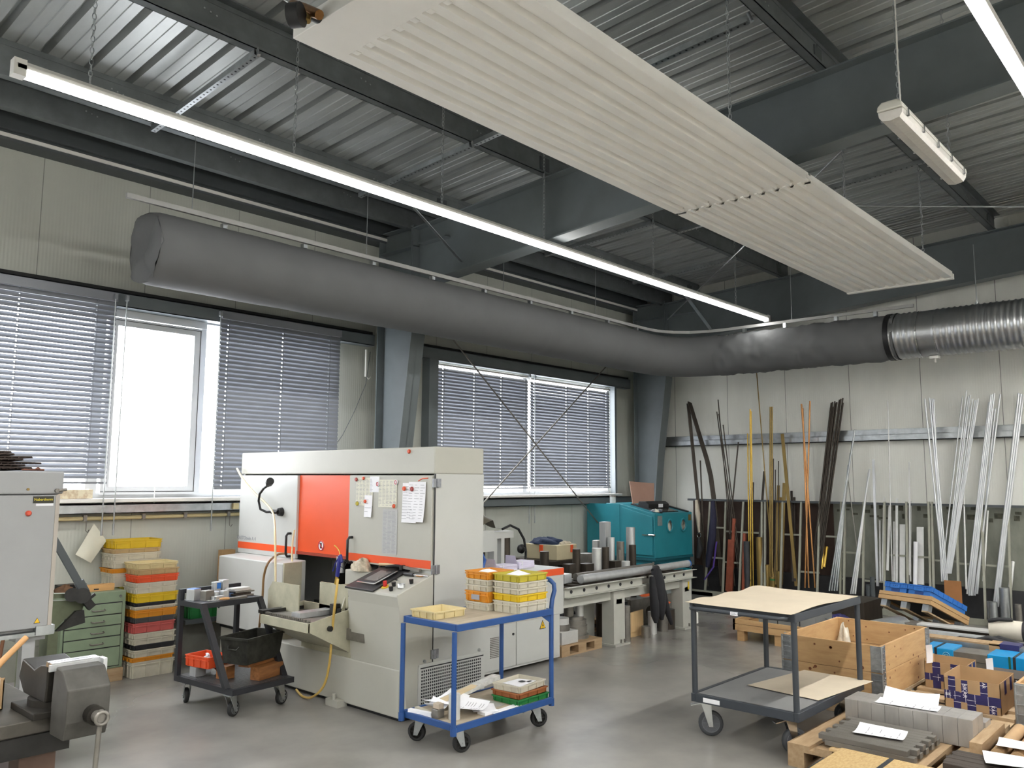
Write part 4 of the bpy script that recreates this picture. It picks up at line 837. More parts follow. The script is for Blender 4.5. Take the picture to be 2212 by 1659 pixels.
MB().prism([(3.245, .80), (3.12, .80), (3.10, .86), (3.10, .97), (3.16, 1.03), (3.235, 1.035), (3.245, .93)], 'x', 1.15, 1.295).build('moving_jaw', cst2, V_, bevel=.005)
MB().prism([(3.2, .80), (3.3, .78), (3.34, .83), (3.34, .9), (3.2, .9)], 'x', 1.17, 1.26).build('slide', cst, V_, bevel=.005)
for y in (3.232, 3.262): MB().box(x0, x1, y-.012, y+.012, 1.03, 1.047).build('jaw_plate', chrome, V_)
MB().box(x0-.008, x1+.012, 3.215, 3.225, 1.02, 1.043).box(x1, x1+.014, 3.19, 3.235, .99, 1.045).build('soft_jaw', alu, V_)
MB().cyl((1.235, 3.12, .88), (1.235, 3.06, .88), .032, n=18).build('spindle_nut', cst, V_)
MB().cyl((1.235, 3.08, .88), (1.235, 3.02, .88), .02, n=16).tube([(1.235+.021*math.cos(a), 3.015, .88+.021*math.sin(a)) for a in [k*PI/8 for k in range(16)]], .006, 6, closed=True).build('spindle', stl, V_)
MB().cyl((1.237, 3.03, .905), (1.228, 3.035, .67), .0085, n=10).cyl((1.228, 3.035, .672), (1.2278, 3.035, .662), .013, n=10).build('handle', stl, V_)
cb = thing('cardboard_box', 'small open cardboard box with white labels on the bench', 'box', (.97, 3.6, .85))
m = MB(); X0, X1, Y_0, Y_1 = .80, 1.075, 3.5, 3.68
m.box(X0, X1, Y_0, Y_0+.004, .851, .965).box(X0, X1, Y_1-.004, Y_1, .851, .96).box(X0, X0+.004, Y_0, Y_1, .851, .965).box(X1-.004, X1, Y_0, Y_1, .851, .958).box(X0, X1, Y_0, Y_1, .851, .855); m.build('box', card, cb)
lbm = MB().box(.9, 1.06, Y_0-.0012, Y_0, .856, .962).build('label', paper, cb); m = MB()
for k in range(9): m.box(.93, 1.04 if k % 3 else 1.05, Y_0-.0018, Y_0-.0012, .862+k*.010, .867+k*.010)
m.build('print', mat('blue_grey_print', (150, 156, 176), .7, 0, 0), lbm)
text('lettering', 'AB', .022, mat('navy_print', (44, 44, 110), .6, 0, 0), lbm, (1.012, Y_0-.002, .945), (PI/2, PI/2, 0))
tag(MB().tube([(.98, 3.60, .86), (1.10, 3.63, 1.0), (1.19, 3.66, 1.075)], [.011, .012, .011], 8).build('hammer', mat('handle_wood', (196, 150, 100), .6, 0, .12, 8, stretch=(4, 4, 1))), 'pale wooden tool handle sticking out of the cardboard box', 'hammer')
# ================================================================ the three carts
def castor(par, x, y, zt, r=.055, w=.03, ang=0, tyre=rubber, hub=zinc, rim=None, fork=zinc, brake=False, local=False):
    c, s = math.cos(ang), math.sin(ang); A = Vector((-s, c, 0)); D = Vector((c, s, 0)); ctr = Vector((x, y, r))
    f = MB(); up = Vector((0, 0, 1)); top = Vector((x, y, zt))-D*.03
    for sg in (-1, 1):
        f.add([ctr+A*sg*(w/2+.006)+D*a+up*b for a, b in ((-.014, -.02), (.014, -.02), (-.0, zt-r-.006), (-.07, zt-r-.006))]+[ctr+A*sg*(w/2+.010)+D*a+up*b for a, b in ((-.014, -.02), (.014, -.02), (-.0, zt-r-.006), (-.07, zt-r-.006))], [(0,1,2,3),(7,6,5,4),(0,4,5,1),(1,5,6,2),(2,6,7,3),(3,7,4,0)])
    f.cyl(top-up*.014, top, .03, n=12).cyl(ctr-A*(w/2+.014), ctr+A*(w/2+.014), .007, n=8)
    f.box(x-.045-.03*c, x+.045-.03*c, y-.04-.03*s, y+.04-.03*s, zt-.005, zt)
    if brake: f.bar(ctr+D*-.03+up*(zt-r-.02), ctr-D*.13+up*(zt-r-.045), .05, .006)
    o = f.build('castor', fork, par, local=local)
    wl_ = MB(); n = 24; prof = [(r*.72, -w/2), (r*.93, -w/2), (r, -w/3), (r, w/3), (r*.93, w/2), (r*.72, w/2)]; v = []
    for q, h in prof: v += [ctr+A*h+(D*math.cos(2*PI*k/n)+up*math.sin(2*PI*k/n))*q for k in range(n)]
    m = len(prof); wl_.add(v, [(i*n+k, i*n+(k+1) % n, (i+1)*n+(k+1) % n, (i+1)*n+k) for i in range(m-1) for k in range(n)], True)
    t = wl_.build('tyre', tyre, o, local=local) if local else wl_.build('tyre', tyre, o)
    hb = MB().cyl(ctr-A*w*.1, ctr+A*w*.1, r*.73, n=n, sm=False).cyl(ctr-A*w*.46, ctr+A*w*.46, r*.2, n=12)
    for k in range(8): q = D*math.cos(2*PI*k/8)+up*math.sin(2*PI*k/8); hb.bar(ctr+q*.012-A*w*.42, ctr+q*r*.68-A*w*.42, .006, .004, A); hb.bar(ctr+q*.012+A*w*.42, ctr+q*r*.68+A*w*.42, .006, .004, A)
    for sg in (-1, 1): hb.tube([ctr+A*sg*w*.46+(D*math.cos(2*PI*k/n)+up*math.sin(2*PI*k/n))*r*.7 for k in range(n)], r*.035, 5, closed=True)
    hb.build('hub', hub, o, local=local)
    return o
# --- blue cart
T = thing('table_cart', 'blue two-shelf table cart in front of the band saw', 'cart', (4.15, 4.06, 0))
X0, X1, Y0_, Y1_ = 3.685, 4.615, 3.79, 4.31; ply = mat('worn_plywood', (172, 160, 140), .6, 0, .14, 6, .05, 30, stretch=(1, 5, 5))
def tray_frame(par, z, h=.042):
    o = MB().box(X0, X1, Y0_, Y0_+.018, z-h, z).box(X0, X1, Y1_-.018, Y1_, z-h, z).box(X0, X0+.018, Y0_+.018, Y1_-.018, z-h, z).box(X1-.018, X1, Y0_+.018, Y1_-.018, z-h, z).build('shelf_frame', bluefr, par, bevel=.003)
    MB().box(X0+.018, X1-.018, Y0_+.018, Y1_-.018, z-.022, z-.008).build('shelf_board', ply, o)
tray_frame(T, .80); tray_frame(T, .195)
for x, y in ((X0-.012, Y0_+.015), (X0-.012, Y1_-.015)): MB().cyl((x, y, .15), (x, y, .755), .0165, n=14).cyl((x, y, .135), (x, y, .185), .021, n=14).build('post', bluefr, T)
P_ = [(X1+.008, y, z) for y, z in ((Y0_+.015, .16), (Y0_+.015, .8))]
hx = X1+.012
pts = [(hx, Y0_+.02, .16), (hx, Y0_+.02, .80), (hx+.01, Y0_+.02, .86), (hx+.035, Y0_+.02, .92), (hx+.035, Y0_+.025, .965), (hx+.02, Y0_+.05, .992), (hx+.01, Y0_+.09, 1.0), (hx+.01, Y1_-.09, 1.0), (hx+.02, Y1_-.05, .992), (hx+.035, Y1_-.025, .965), (hx+.035, Y1_-.02, .92), (hx+.01, Y1_-.02, .86), (hx, Y1_-.02, .80), (hx, Y1_-.02, .16)]
MB().tube(pts, .0165, 12).build('push_handle', bluefr, T)
for y in (Y0_+.02, Y1_-.02): MB().prism([(X1-.1, .758), (X1, .758), (X1, .70)], 'y', y-.003, y+.003).cyl((hx, y, .135), (hx, y, .185), .021, n=12).build('gusset', bluefr, T)
for x, y, a in ((3.80, 3.86, -.35), (3.76, 4.24, 2.0), (4.55, 3.86, -.5), (4.55, 4.24, -.3)): castor(T, x, y, .153, .06, .032, a, rubber, dark_in)
MB().prism([(4.35, .153), (4.5, .153), (4.36, .13)], 'y', 3.83, 3.85).build('brake_lever', zinc, T)
zt, zl = .793, .188
crate('flat cream plastic tray alone at the left end of the blue cart', 3.87, 4.17, zt, .29, .24, .05, cpla, None)
Ga, Gb, Gc = 'left crate stack on the blue cart', 'right crate stack on the blue cart', 'crates on the lower shelf of the blue cart'
z = zt
for lab, mt, h in (('lowest white crate under the amber ones on the blue cart', wpla, .055), ('amber crate with a grey label low in the left cart stack', opla, .075), ('white crate right above the lower amber crate on the cart', wpla, .042), ('white crate right under the top amber crate on the cart', wpla, .04), ('amber crate topmost of the left cart stack', opla, .055)):
    o = crate(lab, 4.37, 4.175, z, .27, .23, h-.002, mt, Ga)
    if 'label' in lab: MB().box(4.235-.003, 4.235-.001, 4.14, 4.22, z+.015, z+.05).build('label', inkm, o)
    z += h
tag(MB().grid(4, 4, lambda u, v: (4.28+.15*u, 4.1+.13*v, z-.02+.02*math.sin(u*2)*v), .002).build('paper_sheet', paper), 'white slip of paper in the top amber crate', 'paper')
z = zt
for lab, mt, h in (('lowest white crate under the yellow one at the cart handle', wpla, .08), ('yellow crate in the right cart stack', ypla, .048), ('white crate right above the yellow one on the cart', wpla, .042), ('white crate right under the olive crate', wpla, .042), ('olive-yellow crate topmost beside the cart handle', lpla, .05)):
    crate(lab, 4.43, 3.93, z, .31, .245, h-.002, mt, Gb); z += h
tag(MB().grid(4, 4, lambda u, v: (4.36+.14*u, 3.88+.13*v, z-.016+.022*u*v), .002).build('paper_sheet', paper), 'white slip of paper in the olive-yellow crate', 'paper')
crate('green plastic tray lowest on the bottom shelf of the blue cart', 4.45, 3.94, zl, .33, .25, .04, gpla, Gc); crate('brown plastic tray on the green one', 4.45, 3.95, zl+.04, .32, .25, .038, npla, Gc, .04); crate('white plastic tray with papers on the brown one', 4.445, 3.95, zl+.079, .31, .24, .045, wpla, Gc, .1)
o = tag(MB().grid(4, 4, lambda u, v: (4.36+.17*u, 3.87+.16*v, zl+.11+.012*u*(1-v)), .002).build('paper_sheet', paper), 'white sheet with black shapes in the tray on the bottom shelf', 'paper')
MB().box(4.44, 4.48, 3.92, 3.955, zl+.1185, zl+.1195).box(4.47, 4.51, 3.885, 3.905, zl+.1205, zl+.1215).build('print', ink, o)
tag(MB().cyl((3.80, 3.93, zl), (3.80, 3.93, zl+.155), .037, n=26).build('metal_cylinder', alu_w), 'upright pale grey metal cylinder on the lower cart shelf', 'metal block')
tag(MB().box(3.72, 3.78, 4.0, 4.06, zl, zl+.055).build('metal_block', stl, bevel=.003), 'grey steel block beside the upright cylinder', 'metal block'); tag(MB().box(3.73, 3.775, 4.0, 4.055, zl+.056, zl+.09).build('metal_block', mat('buff_block', (196, 182, 164), .5, .2, .08, 9), bevel=.003), 'small buff block on top of the grey steel block', 'metal block')
tag(MB().bar((3.70, 4.25, zl+.013), (3.73, 4.06, zl+.013), .03, .026).build('plastic_bar', paper), 'white square bar lying at the left edge of the lower cart shelf', 'bar')
tag(MB().bar((3.78, 4.27, zl+.01), (3.75, 4.1, zl+.01), .03, .02).build('plastic_bar', wpla), 'second shorter white bar behind the white square bar', 'bar')
def sheet_flat(lab, c, w, d, rz, curl, nm='paper_sheet', mt=paper, th=.002, lines=0):
    c = Vector(c); R = Matrix.Rotation(rz, 3, 'Z'); fn = lambda u, v: c+R @ Vector(((u-.5)*w, (v-.5)*d, curl*((u*2-1)**2+(v-.5)*u)))
    o = tag(MB().grid(8, 8, fn, th).build(nm, mt), lab, 'paper')
    if lines:
        m = MB()
        for k in range(lines):
            v = .12+.76*k/lines
            for u0 in (.1, .5):
                if random.random() < .75: m.grid(5, 1, lambda u, q, u0=u0, v=v: fn(u0+u*random.choice((.28, .3)), v+q*.02)+Vector((0, 0, .0009)))
        m.build('print', inkm, o)
    return o
sheet_flat('curled printed white sheet beside the upright cylinder', (3.98, 3.96, zl+.035), .26, .19, .5, .02, lines=8); sheet_flat('white sheet under the curled printed one', (4.07, 3.93, zl+.012), .2, .16, .9, .008); sheet_flat('white folded sheet leaning at the back of the lower cart shelf', (3.95, 4.16, zl+.045), .3, .17, .15, .025)
sheet_flat('long white paper strip along the front of the lower cart shelf', (4.22, 3.845, zl+.004), .36, .05, .06, .003)
sheet_flat('white crumpled sheet behind the two blocks', (3.82, 4.12, zl+.04), .12, .12, .3, .03)
tag(MB().box(3.98, 4.10, 3.83, 3.90, zl, zl+.018).build('plastic_block', paper), 'flat white plastic block at the front of the lower cart shelf', 'block')
tag(MB().box(4.02, 4.26, 3.92, 4.16, zl, zl+.006).build('plastic_plate', mat('pale_grey_plate', (176, 176, 172), .3, .2, .05, 8)), 'pale grey plate lying flat on the lower cart shelf', 'plate')
pb = thing('film_wrapped_bars', 'clear-wrapped pale bars lying diagonally on the lower cart shelf', 'bar', (4.1, 4.2, zl)); MB().bar((3.86, 4.17, zl+.03), (4.5, 4.22, zl+.10), .07, .03).build('film', mat('cloudy_film', (206, 206, 202), .2, 0, .2, 20, .4, 30), pb); MB().bar((3.86, 4.15, zl+.05), (4.24, 4.19, zl+.085), .05, .012).build('pale_bar', mat('buff_bar', (206, 186, 150), .5, 0, .05, 8), pb)
# --- black cart with slanted legs
rz = math.radians(5); K = thing('black_cart', 'black steel cart with slanted legs left of the band saw', 'cart', (3.17, 5.55, 0), rz)
ln, wd = .76, .54; fz = .20; sq = .034
LB = lambda m, nm, mt, par=None, **k: m.build(nm, mt, par or K, local=True, **k)
LB(MB().box(0, wd, 0, .036, fz-.04, fz).box(0, wd, ln-.036, ln, fz-.04, fz).box(0, .036, .036, ln-.036, fz-.04, fz).box(wd-.036, wd, .036, ln-.036, fz-.04, fz), 'lower_frame', blackfr)
LB(MB().box(.03, wd-.03, .03, ln-.03, fz-.01, fz+.002), 'lower_shelf', mat('chip_covered_steel', (92, 92, 94), .4, .6, .5, 60, .3, 80))
zu = .765; ya = .43
LB(MB().box(0, wd, ya, ya+.036, zu-.04, zu).box(0, wd, ln-.036, ln, zu-.04, zu).box(0, .036, ya+.036, ln-.036, zu-.04, zu).box(wd-.036, wd, ya+.036, ln-.036, zu-.04, zu), 'upper_frame', blackfr)
LB(MB().box(.03, wd-.03, ya+.02, ln-.03, zu-.012, zu-.002), 'upper_shelf', mat('scuffed_steel_shelf', (126, 130, 140), .35, .7, .15, 12))
for x in (.018, wd-.018):
    LB(MB().bar((x, ln-.018, fz), (x, ln-.018, zu+.075), sq, sq), 'post', blackfr); LB(MB().bar((x, .1, fz-.01), (x, ya+.018, zu-.01), sq, sq+.01, (1, 0, 0)), 'leg', blackfr)
LB(MB().box(0, wd, ln-.034, ln-.004, zu+.05, zu+.082), 'back_rail', blackfr)
for x in (.2, .34): LB(MB().box(x, x+.012, ln-.03, ln-.02, zu-.1, zu-.04), 'bracket', blackfr)
for x, y in ((.06, .07), (wd-.06, .07), (.06, ln-.08), (wd-.06, ln-.08)): castor(K, x, y, fz-.04, .055, .03, 1.2 if x < .2 and y > .2 else .35 if x < .2 else .2, local=True)
RK = Matrix.Rotation(rz, 4, 'Z'); KW = lambda x, y, z: Vector((3.17, 5.55, 0))+RK @ Vector((x, y, z))
def kbox(nm, lab, cat, x, y, z, w, d, h, mt, r=0, group=None):
    o = MB().box(-w/2, w/2, -d/2, d/2, 0, h).build(nm, mt, None, local=True, bevel=.002); o.location = KW(x, y, z); o.rotation_euler = (0, 0, rz+r); OFF[o.name] = o.location.copy(); return tag(o, lab, cat, group)
gB = 'metal offcuts on the black cart'; zz = zu
for lab, x, y, w, d, h, mt, r in (('square aluminium block with a blue top film at the left cart post', .07, .66, .075, .075, .085, alu, .3), ('grey square block second from the left on the black cart', .13, .57, .085, .06, .075, stl, .2), ('tall aluminium block by the right back post of the black cart', .36, .70, .06, .05, .125, alu, .1), ('aluminium block with a blue side film beside the tall block', .29, .70, .055, .05, .115, alu, .0),
    ('low silver flat block at the front of the black cart', .20, .52, .085, .035, .03, alu, .2), ('small square silver block in the middle of the black cart', .27, .56, .04, .04, .06, alu, .1), ('tiny bluish block right of the silver cylinders', .36, .60, .03, .03, .03, mat('bluish_block', (96, 120, 160), .4, .5, .1, 9), 0)):
    o = kbox('metal_block', lab, 'metal block', x, y, zz, w, d, h, mt, r, gB)
    if 'blue top' in lab: MB().box(-w/2, w/2, -d/2, d/2, h, h+.002).build('blue_film', bpla, o, local=True)
    if 'blue side' in lab: MB().box(-w/2+.02, w/2, -d/2-.002, -d/2, h*.55, h*.95).build('blue_film', bpla, o, local=True)
for lab, x, y, r, h in (('short silver cylinder behind the low flat block', .215, .60, .035, .055), ('slim silver cylinder right of the small square block', .315, .585, .018, .065), ('tiny silver cylinder left of the low flat block', .155, .53, .013, .03)):
    c = KW(x, y, zz); tag(MB().cyl(c, c+Vector((0, 0, h)), r, n=20).build('metal_cylinder', alu), lab, 'metal block', gB)
fl = thing('file', 'file with a pale wooden handle at the front edge of the black cart', 'tool', KW(.12, .46, zz)); MB().bar(KW(.08, .50, zz+.008), KW(.17, .465, zz+.008), .02, .005).build('blade', chrome, fl); MB().tube([KW(.17, .465, zz+.012), KW(.2, .455, zz+.014), KW(.245, .45, zz+.012)], [.006, .012, .010], 8).build('grip', MATS['handle_wood'], fl)
o = kbox('steel_plate', 'flat grey steel bar lying along the front of the black cart', 'plate', .33, .47, zz, .17, .035, .014, stl, .05)
for k, (dx, dz, r, mt) in enumerate(((0, 0, .05, stl), (-.02, .013, .1, stl_d), (.02, .027, -.05, stl), (0, .04, .12, alu_w), (-.01, .052, .0, alu_w))):
    kbox('steel_plate', ['lowest flat plate in the heap at the saw end of the black cart', 'second plate up, dark, in the heap on the black cart', 'middle grey plate in the heap on the black cart', 'pale plate just under the top of the heap on the black cart', 'bright top plate of the heap on the black cart'][k], 'plate', .45+dx, .62, zz+dz, .17, .16-.02*k, .011, mt, r, 'flat plates heaped on the black cart')
ob = crate('orange-red plastic tray of white offcuts on the black cart', 0, 0, 0, .2, .27, .085, rpla, None, name='plastic_tray'); ob.location = KW(.15, .56, fz+.075); ob.rotation_euler = (0, 0, rz+.1)
for k in range(5): kbox('white_offcut', 'small white plastic strip lying in the orange-red tray', 'offcut', .13+.012*k, .55+.012*k, fz+.125+.004*k, .07, .02, .012, paper, .3*k, 'white strips in the orange-red tray')
kbox('metal_block', 'bright aluminium block under the orange-red tray', 'metal block', .10, .60, fz+.002, .09, .08, .07, alu)
c = KW(.17, .50, fz+.03); tag(MB().cyl(c, c+Vector((.07, .03, 0)), .026, n=18).build('metal_tube', chrome), 'short bright steel tube lying under the orange-red tray', 'tube')
tub = thing('metal_tub', 'oily dark metal tub standing on timber blocks on the cart', 'tub', KW(.33, .25, fz+.13), rz+.25); old = mat('oily_tub_steel', (66, 66, 60), .45, .5, .5, 16, col2=(40, 40, 36), thr=(.3, .7))
m = MB(); w, d, h = .41, .26, .19; tp = .02
m.add([(-w/2+tp, -d/2+tp, 0), (w/2-tp, -d/2+tp, 0), (w/2-tp, d/2-tp, 0), (-w/2+tp, d/2-tp, 0), (-w/2, -d/2, h), (w/2, -d/2, h), (w/2, d/2, h), (-w/2, d/2, h), (-w/2+.008, -d/2+.008, h), (w/2-.008, -d/2+.008, h), (w/2-.008, d/2-.008, h), (-w/2+.008, d/2-.008, h), (-w/2+tp+.008, -d/2+tp+.008, .05), (w/2-tp-.008, -d/2+tp+.008, .05), (w/2-tp-.008, d/2-tp-.008, .05), (-w/2+tp+.008, d/2-tp-.008, .05)],
 [(0,3,2,1)]+[(k, (k+1) % 4, 4+(k+1) % 4, 4+k) for k in range(4)]+[(4+k, 4+(k+1) % 4, 8+(k+1) % 4, 8+k) for k in range(4)]+[(8+k, 8+(k+1) % 4, 12+(k+1) % 4, 12+k) for k in range(4)]+[(12, 13, 14, 15)])
m.box(-w/2-.008, w/2+.008, -d/2-.008, -d/2+.004, h-.014, h+.004).box(-w/2-.008, w/2+.008, d/2-.004, d/2+.008, h-.014, h+.004).box(-w/2-.008, -w/2+.004, -d/2, d/2, h-.014, h+.004).box(w/2-.004, w/2+.008, -d/2, d/2, h-.014, h+.004)
m.build('body', old, tub, local=True); MB().tube([(-w/2-.0, -.05, .13), (-w/2-.015, -.04, .11), (-w/2-.015, .04, .11), (-w/2, .05, .13)], .006, 6).build('handle', old, tub, local=True)
kbox('timber_block', 'brown oil-stained timber block in front under the dark tub', 'timber', .40, .15, fz+.003, .26, .09, .095, mat('oiled_timber', (140, 92, 52), .55, 0, .35, 6, .1, 30, stretch=(1, 6, 6)), .2, 'timber under the dark tub')
kbox('timber_block', 'dark timber block at the back under the dark tub', 'timber', .18, .36, fz+.003, .09, .1, .095, MATS['oiled_timber'], .2, 'timber under the dark tub')
kbox('timber_strip', 'thin timber strip lying directly under the dark tub', 'timber', .36, .22, fz+.10, .3, .1, .024, MATS['oiled_timber'], .24, 'timber under the dark tub')
# --- anthracite table cart with kraft paper
A_ = thing('platform_cart', 'anthracite two-deck table cart covered with kraft paper', 'cart', (5.6, 2.58, 0)); X0, X1, Y0_, Y1_ = 5.04, 6.16, 2.2, 2.94
deck = mat('grey_deck_board', (126, 126, 126), .5, 0, .06, 6)
for z, h in ((.885, .05), (.295, .055)):
    o = MB().box(X0, X1, Y0_, Y0_+.03, z-h, z).box(X0, X1, Y1_-.03, Y1_, z-h, z).box(X0, X0+.03, Y0_+.03, Y1_-.03, z-h, z).box(X1-.03, X1, Y0_+.03, Y1_-.03, z-h, z).build('deck_frame', antfr, A_, bevel=.003); MB().box(X0+.03, X1-.03, Y0_+.03, Y1_-.03, z-.022, z-.004).build('deck_board', deck, o)
for x in (X0+.02, X1-.02):
    for y in (Y0_+.02, Y1_-.02): MB().cyl((x, y, .27), (x, y, .86), .019, n=14).build('post', antfr, A_)
MB().tube([(X0, Y0_+.05, .86), (X0-.04, Y0_+.055, .858), (X0-.06, Y0_+.08, .858), (X0-.06, Y1_-.06, .858), (X0-.04, Y1_-.035, .858), (X0, Y1_-.03, .86)], .013, 10).build('push_handle', antfr, A_)
o = MB().box(X0-.075, X0-.058, 2.55, 2.60, .846, .868).build('label', paper, A_); MB().box(X0-.076, X0-.075, 2.556, 2.594, .852, .856).box(X0-.076, X0-.075, 2.565, 2.594, .86, .863).build('print', inkm, o)
o = MB().box(X0-.002, X0, 2.73, 2.85, .25, .278).build('label', paper, A_)
gw = mat('grey_wheel', (112, 114, 120), .6, 0, .08, 10); gt = mat('grey_tyre', (66, 68, 72), .7, 0, .08, 10)
for x, y, a in ((5.19, 2.88, -1.0), (5.20, 2.30, -.75), (6.02, 2.86, -1.2), (6.02, 2.28, -1.2)): castor(A_, x, y, .24, .082, .036, a, gt, gw, None, chrome, x < 5.5)
tag(MB().grid(24, 18, lambda u, v: (5.0+1.14*u, 2.21+.74*v, .889+.022*max(0, math.sin(u*5.2-.4)*math.sin(v*3.3+.6))*(1-.5*v)+.012*v*v*math.sin(u*9)**2), .002).build('kraft_paper', kraft), 'wavy sheet of kraft paper covering the top of the anthracite cart', 'paper')
tag(MB().grid(10, 10, lambda u, v: Vector((5.42+.72*u+.06*v, 2.13+.52*v+.10*(1-u), .30+.012*(1-v)*u)), .002).build('kraft_paper', kraft), 'flat sheet of kraft paper on the lower deck of the anthracite cart', 'paper')
# ================================================================ roller table, metal stock and blasting cabinet
R_ = thing('roller_table', 'grey steel roller table on two posts right of the saw', 'roller table', (7.6, 5.25, 0)); rg = mat('roller_table_grey', (178, 178, 170), .5, 0, .06, 5)
for a, b in ((6.37, 7.72), (7.86, 8.80)):
    for y in (5.08, 5.52):
        MB().box(a, b, y, y+.006, .575, .665).box(a, b+.02, y-.045, y+.0, .662, .668).box(a, b+.02, y-.045, y, .572, .578).build('side_rail', rg, R_)
    n = int((b-a)/.2)
    for k in range(n):
        x = a+.1+k*(b-a-.1)/n; MB().cyl((x, 5.09, .645), (x, 5.52, .645), .022, n=10).build('roller', stl_d, R_)
        MB().cyl((x, 5.079, .622), (x, 5.072, .622), .017, n=10).build('bearing', ink, R_)
MB().box(6.37, 8.76, 5.13, 5.15, .465, .572).box(6.37, 8.76, 5.45, 5.47, .465, .572).build('beam', rg, R_)
for xa, xb in ((7.20, 7.40), (8.58, 8.78)):
    m = MB().box(xa, xb, 5.09, 5.10, .02, .555).box(xa, xa+.012, 5.10, 5.24, .02, .555).box(xb-.012, xb, 5.10, 5.24, .02, .555).box(xa+.05, xb-.05, 5.09, 5.5, .42, .47); m.build('post', rg, R_)
    MB().box(xa-.03, xb+.04, 5.05, 5.28, 0, .02).build('foot_plate', rg, R_)
    for x in (xb-.08, xb-.02): MB().cyl((x, 5.08, .02), (x, 5.08, .055), .009, n=6).build('anchor_bolt', stl, R_)
MB().box(8.70, 8.73, 5.088, 5.09, .44, .53).build('sticker', ypla, R_); MB().box(7.99, 8.0, 5.1, 5.12, .66, .80).build('stop_arm', stl, R_)
tag(MB().cyl((6.74, 5.17, .712), (8.02, 5.18, .712), .043, n=28).build('aluminium_bar', alu), 'long round aluminium bar lying along the near edge of the roller table', 'bar')
tag(MB().cyl((8.06, 5.21, .708), (9.0, 5.25, .708), .04, n=28).build('aluminium_bar', alu), 'round bar with a blue end lying at the far end of the roller table', 'bar')
bpy.data.objects['aluminium_bar.001']; e = MB().cyl((8.98, 5.249, .708), (9.003, 5.25, .708), .041, n=28).build('blue_end', bpla, bpy.data.objects['aluminium_bar.001'])
tag(MB().box(6.62, 6.74, 5.28, 5.38, .668, .76).build('aluminium_block', alu, bevel=.003), 'square aluminium block on the roller table left of the long round bar', 'metal block')
tag(MB().cyl((6.9, 5.36, .708), (8.4, 5.4, .708), .036, n=20).build('steel_bar', stl), 'second round steel bar behind the long aluminium bar', 'bar')
# black work coat hanging from the table
cl = mat('black_cloth', (32, 32, 36), .9, 0, .15, 14, .2, 20); ct = thing('work_coat', 'black work clothes draped over the roller table between its posts', 'clothing', (7.93, 5.02, .0))
MB().tube([(7.95, 5.06, .70), (7.94, 5.04, .72), (7.94, 5.02, .60), (7.93, 5.0, .42), (7.95, 5.0, .30), (7.98, 5.0, .19)], [.03, .055, .075, .08, .06, .02], 12).build('coat', cl, ct)
MB().tube([(7.86, 5.04, .66), (7.85, 5.02, .5), (7.84, 5.0, .36), (7.85, 5.0, .24), (7.86, 5.0, .17)], [.03, .045, .05, .045, .02], 10).build('sleeve', cl, ct)
MB().tube([(8.02, 5.04, .62), (8.04, 5.02, .48), (8.06, 5.0, .34), (8.12, 5.0, .22), (8.18, 5.0, .12)], [.02, .04, .04, .03, .02], 10).build('sleeve', cl, ct)
MB().tube([(7.9, 5.06, .72), (7.98, 5.06, .735), (8.03, 5.1, .70)], [.02, .04, .02], 10).build('collar', cl, ct)
# standing stock behind the table
pallet('wooden pallet carrying the tall bar ends behind the roller table', 6.9, 5.72, 1.12, .75, .135); pallet('second wooden pallet beside the blue-green cabinet under bar ends', 8.05, 5.72, 1.12, .75, .135)
GS = 'bar ends standing behind the roller table'
def stand(lab, px, ptop, y, r, mt, sq=False, z0=.135, nm=None, dy=None):
    p = atY(px, ptop, y); h = p.z
    if sq: o = MB().box(p.x-r, p.x+r, y-r*.8, y+r*.8, z0, h).build(nm or 'square_bar', mt, bevel=.004)
    else: o = MB().cyl((p.x, y, z0), (p.x, y, h), r, n=24).build(nm or 'round_bar', mt, bevel=0)
    return tag(o, lab, 'bar', GS)
stand('tallest square aluminium bar end in front of the blue-green cabinet', 1307, 1127, 6.0, .058, alu, True)
stand('round aluminium bar end right beside the blasting cabinet door', 1362, 1139, 6.1, .058, alu)
stand('shiny round bar end right of the tallest square bar', 1320, 1161, 5.9, .045, alu)
stand('short pale bar end left of the tallest square bar', 1290, 1167, 6.15, .05, alu_w, True)
stand('dark round bar end in front of the shiny round one', 1308, 1182, 5.75, .042, stl_d)
stand('matt aluminium round bar end left of the dark one', 1289, 1184, 5.82, .055, alu_w)
stand('rough grey bar end between the two tall aluminium ones', 1340, 1170, 6.2, .05, stl)
stand('dark round bar end at the right, before the round aluminium one', 1366, 1177, 5.8, .045, stl_d)
stand('thin grey tube standing right of the middle dark bar', 1338, 1188, 5.8, .017, stl)
stand('tall dark round bar end at the left of the standing group', 1245, 1186, 5.85, .045, stl_d)
stand('wide pale steel block behind the left dark bar end', 1266, 1195, 6.1, .075, stl, True)
stand('low dark block in the middle of the standing group', 1266, 1217, 5.8, .075, stl_d, True)
stand('short round dark bar end before the cream chest', 1176, 1191, 5.9, .05, stl_d, z0=0)
stand('low dark block left of the tall dark bar end', 1230, 1218, 5.7, .06, stl_d, True)
stand('low dark block right of the middle dark bar end', 1328, 1211, 5.7, .06, stl_d, True)
stand('low pale round bar end under the right aluminium one', 1352, 1212, 5.72, .05, alu_w)
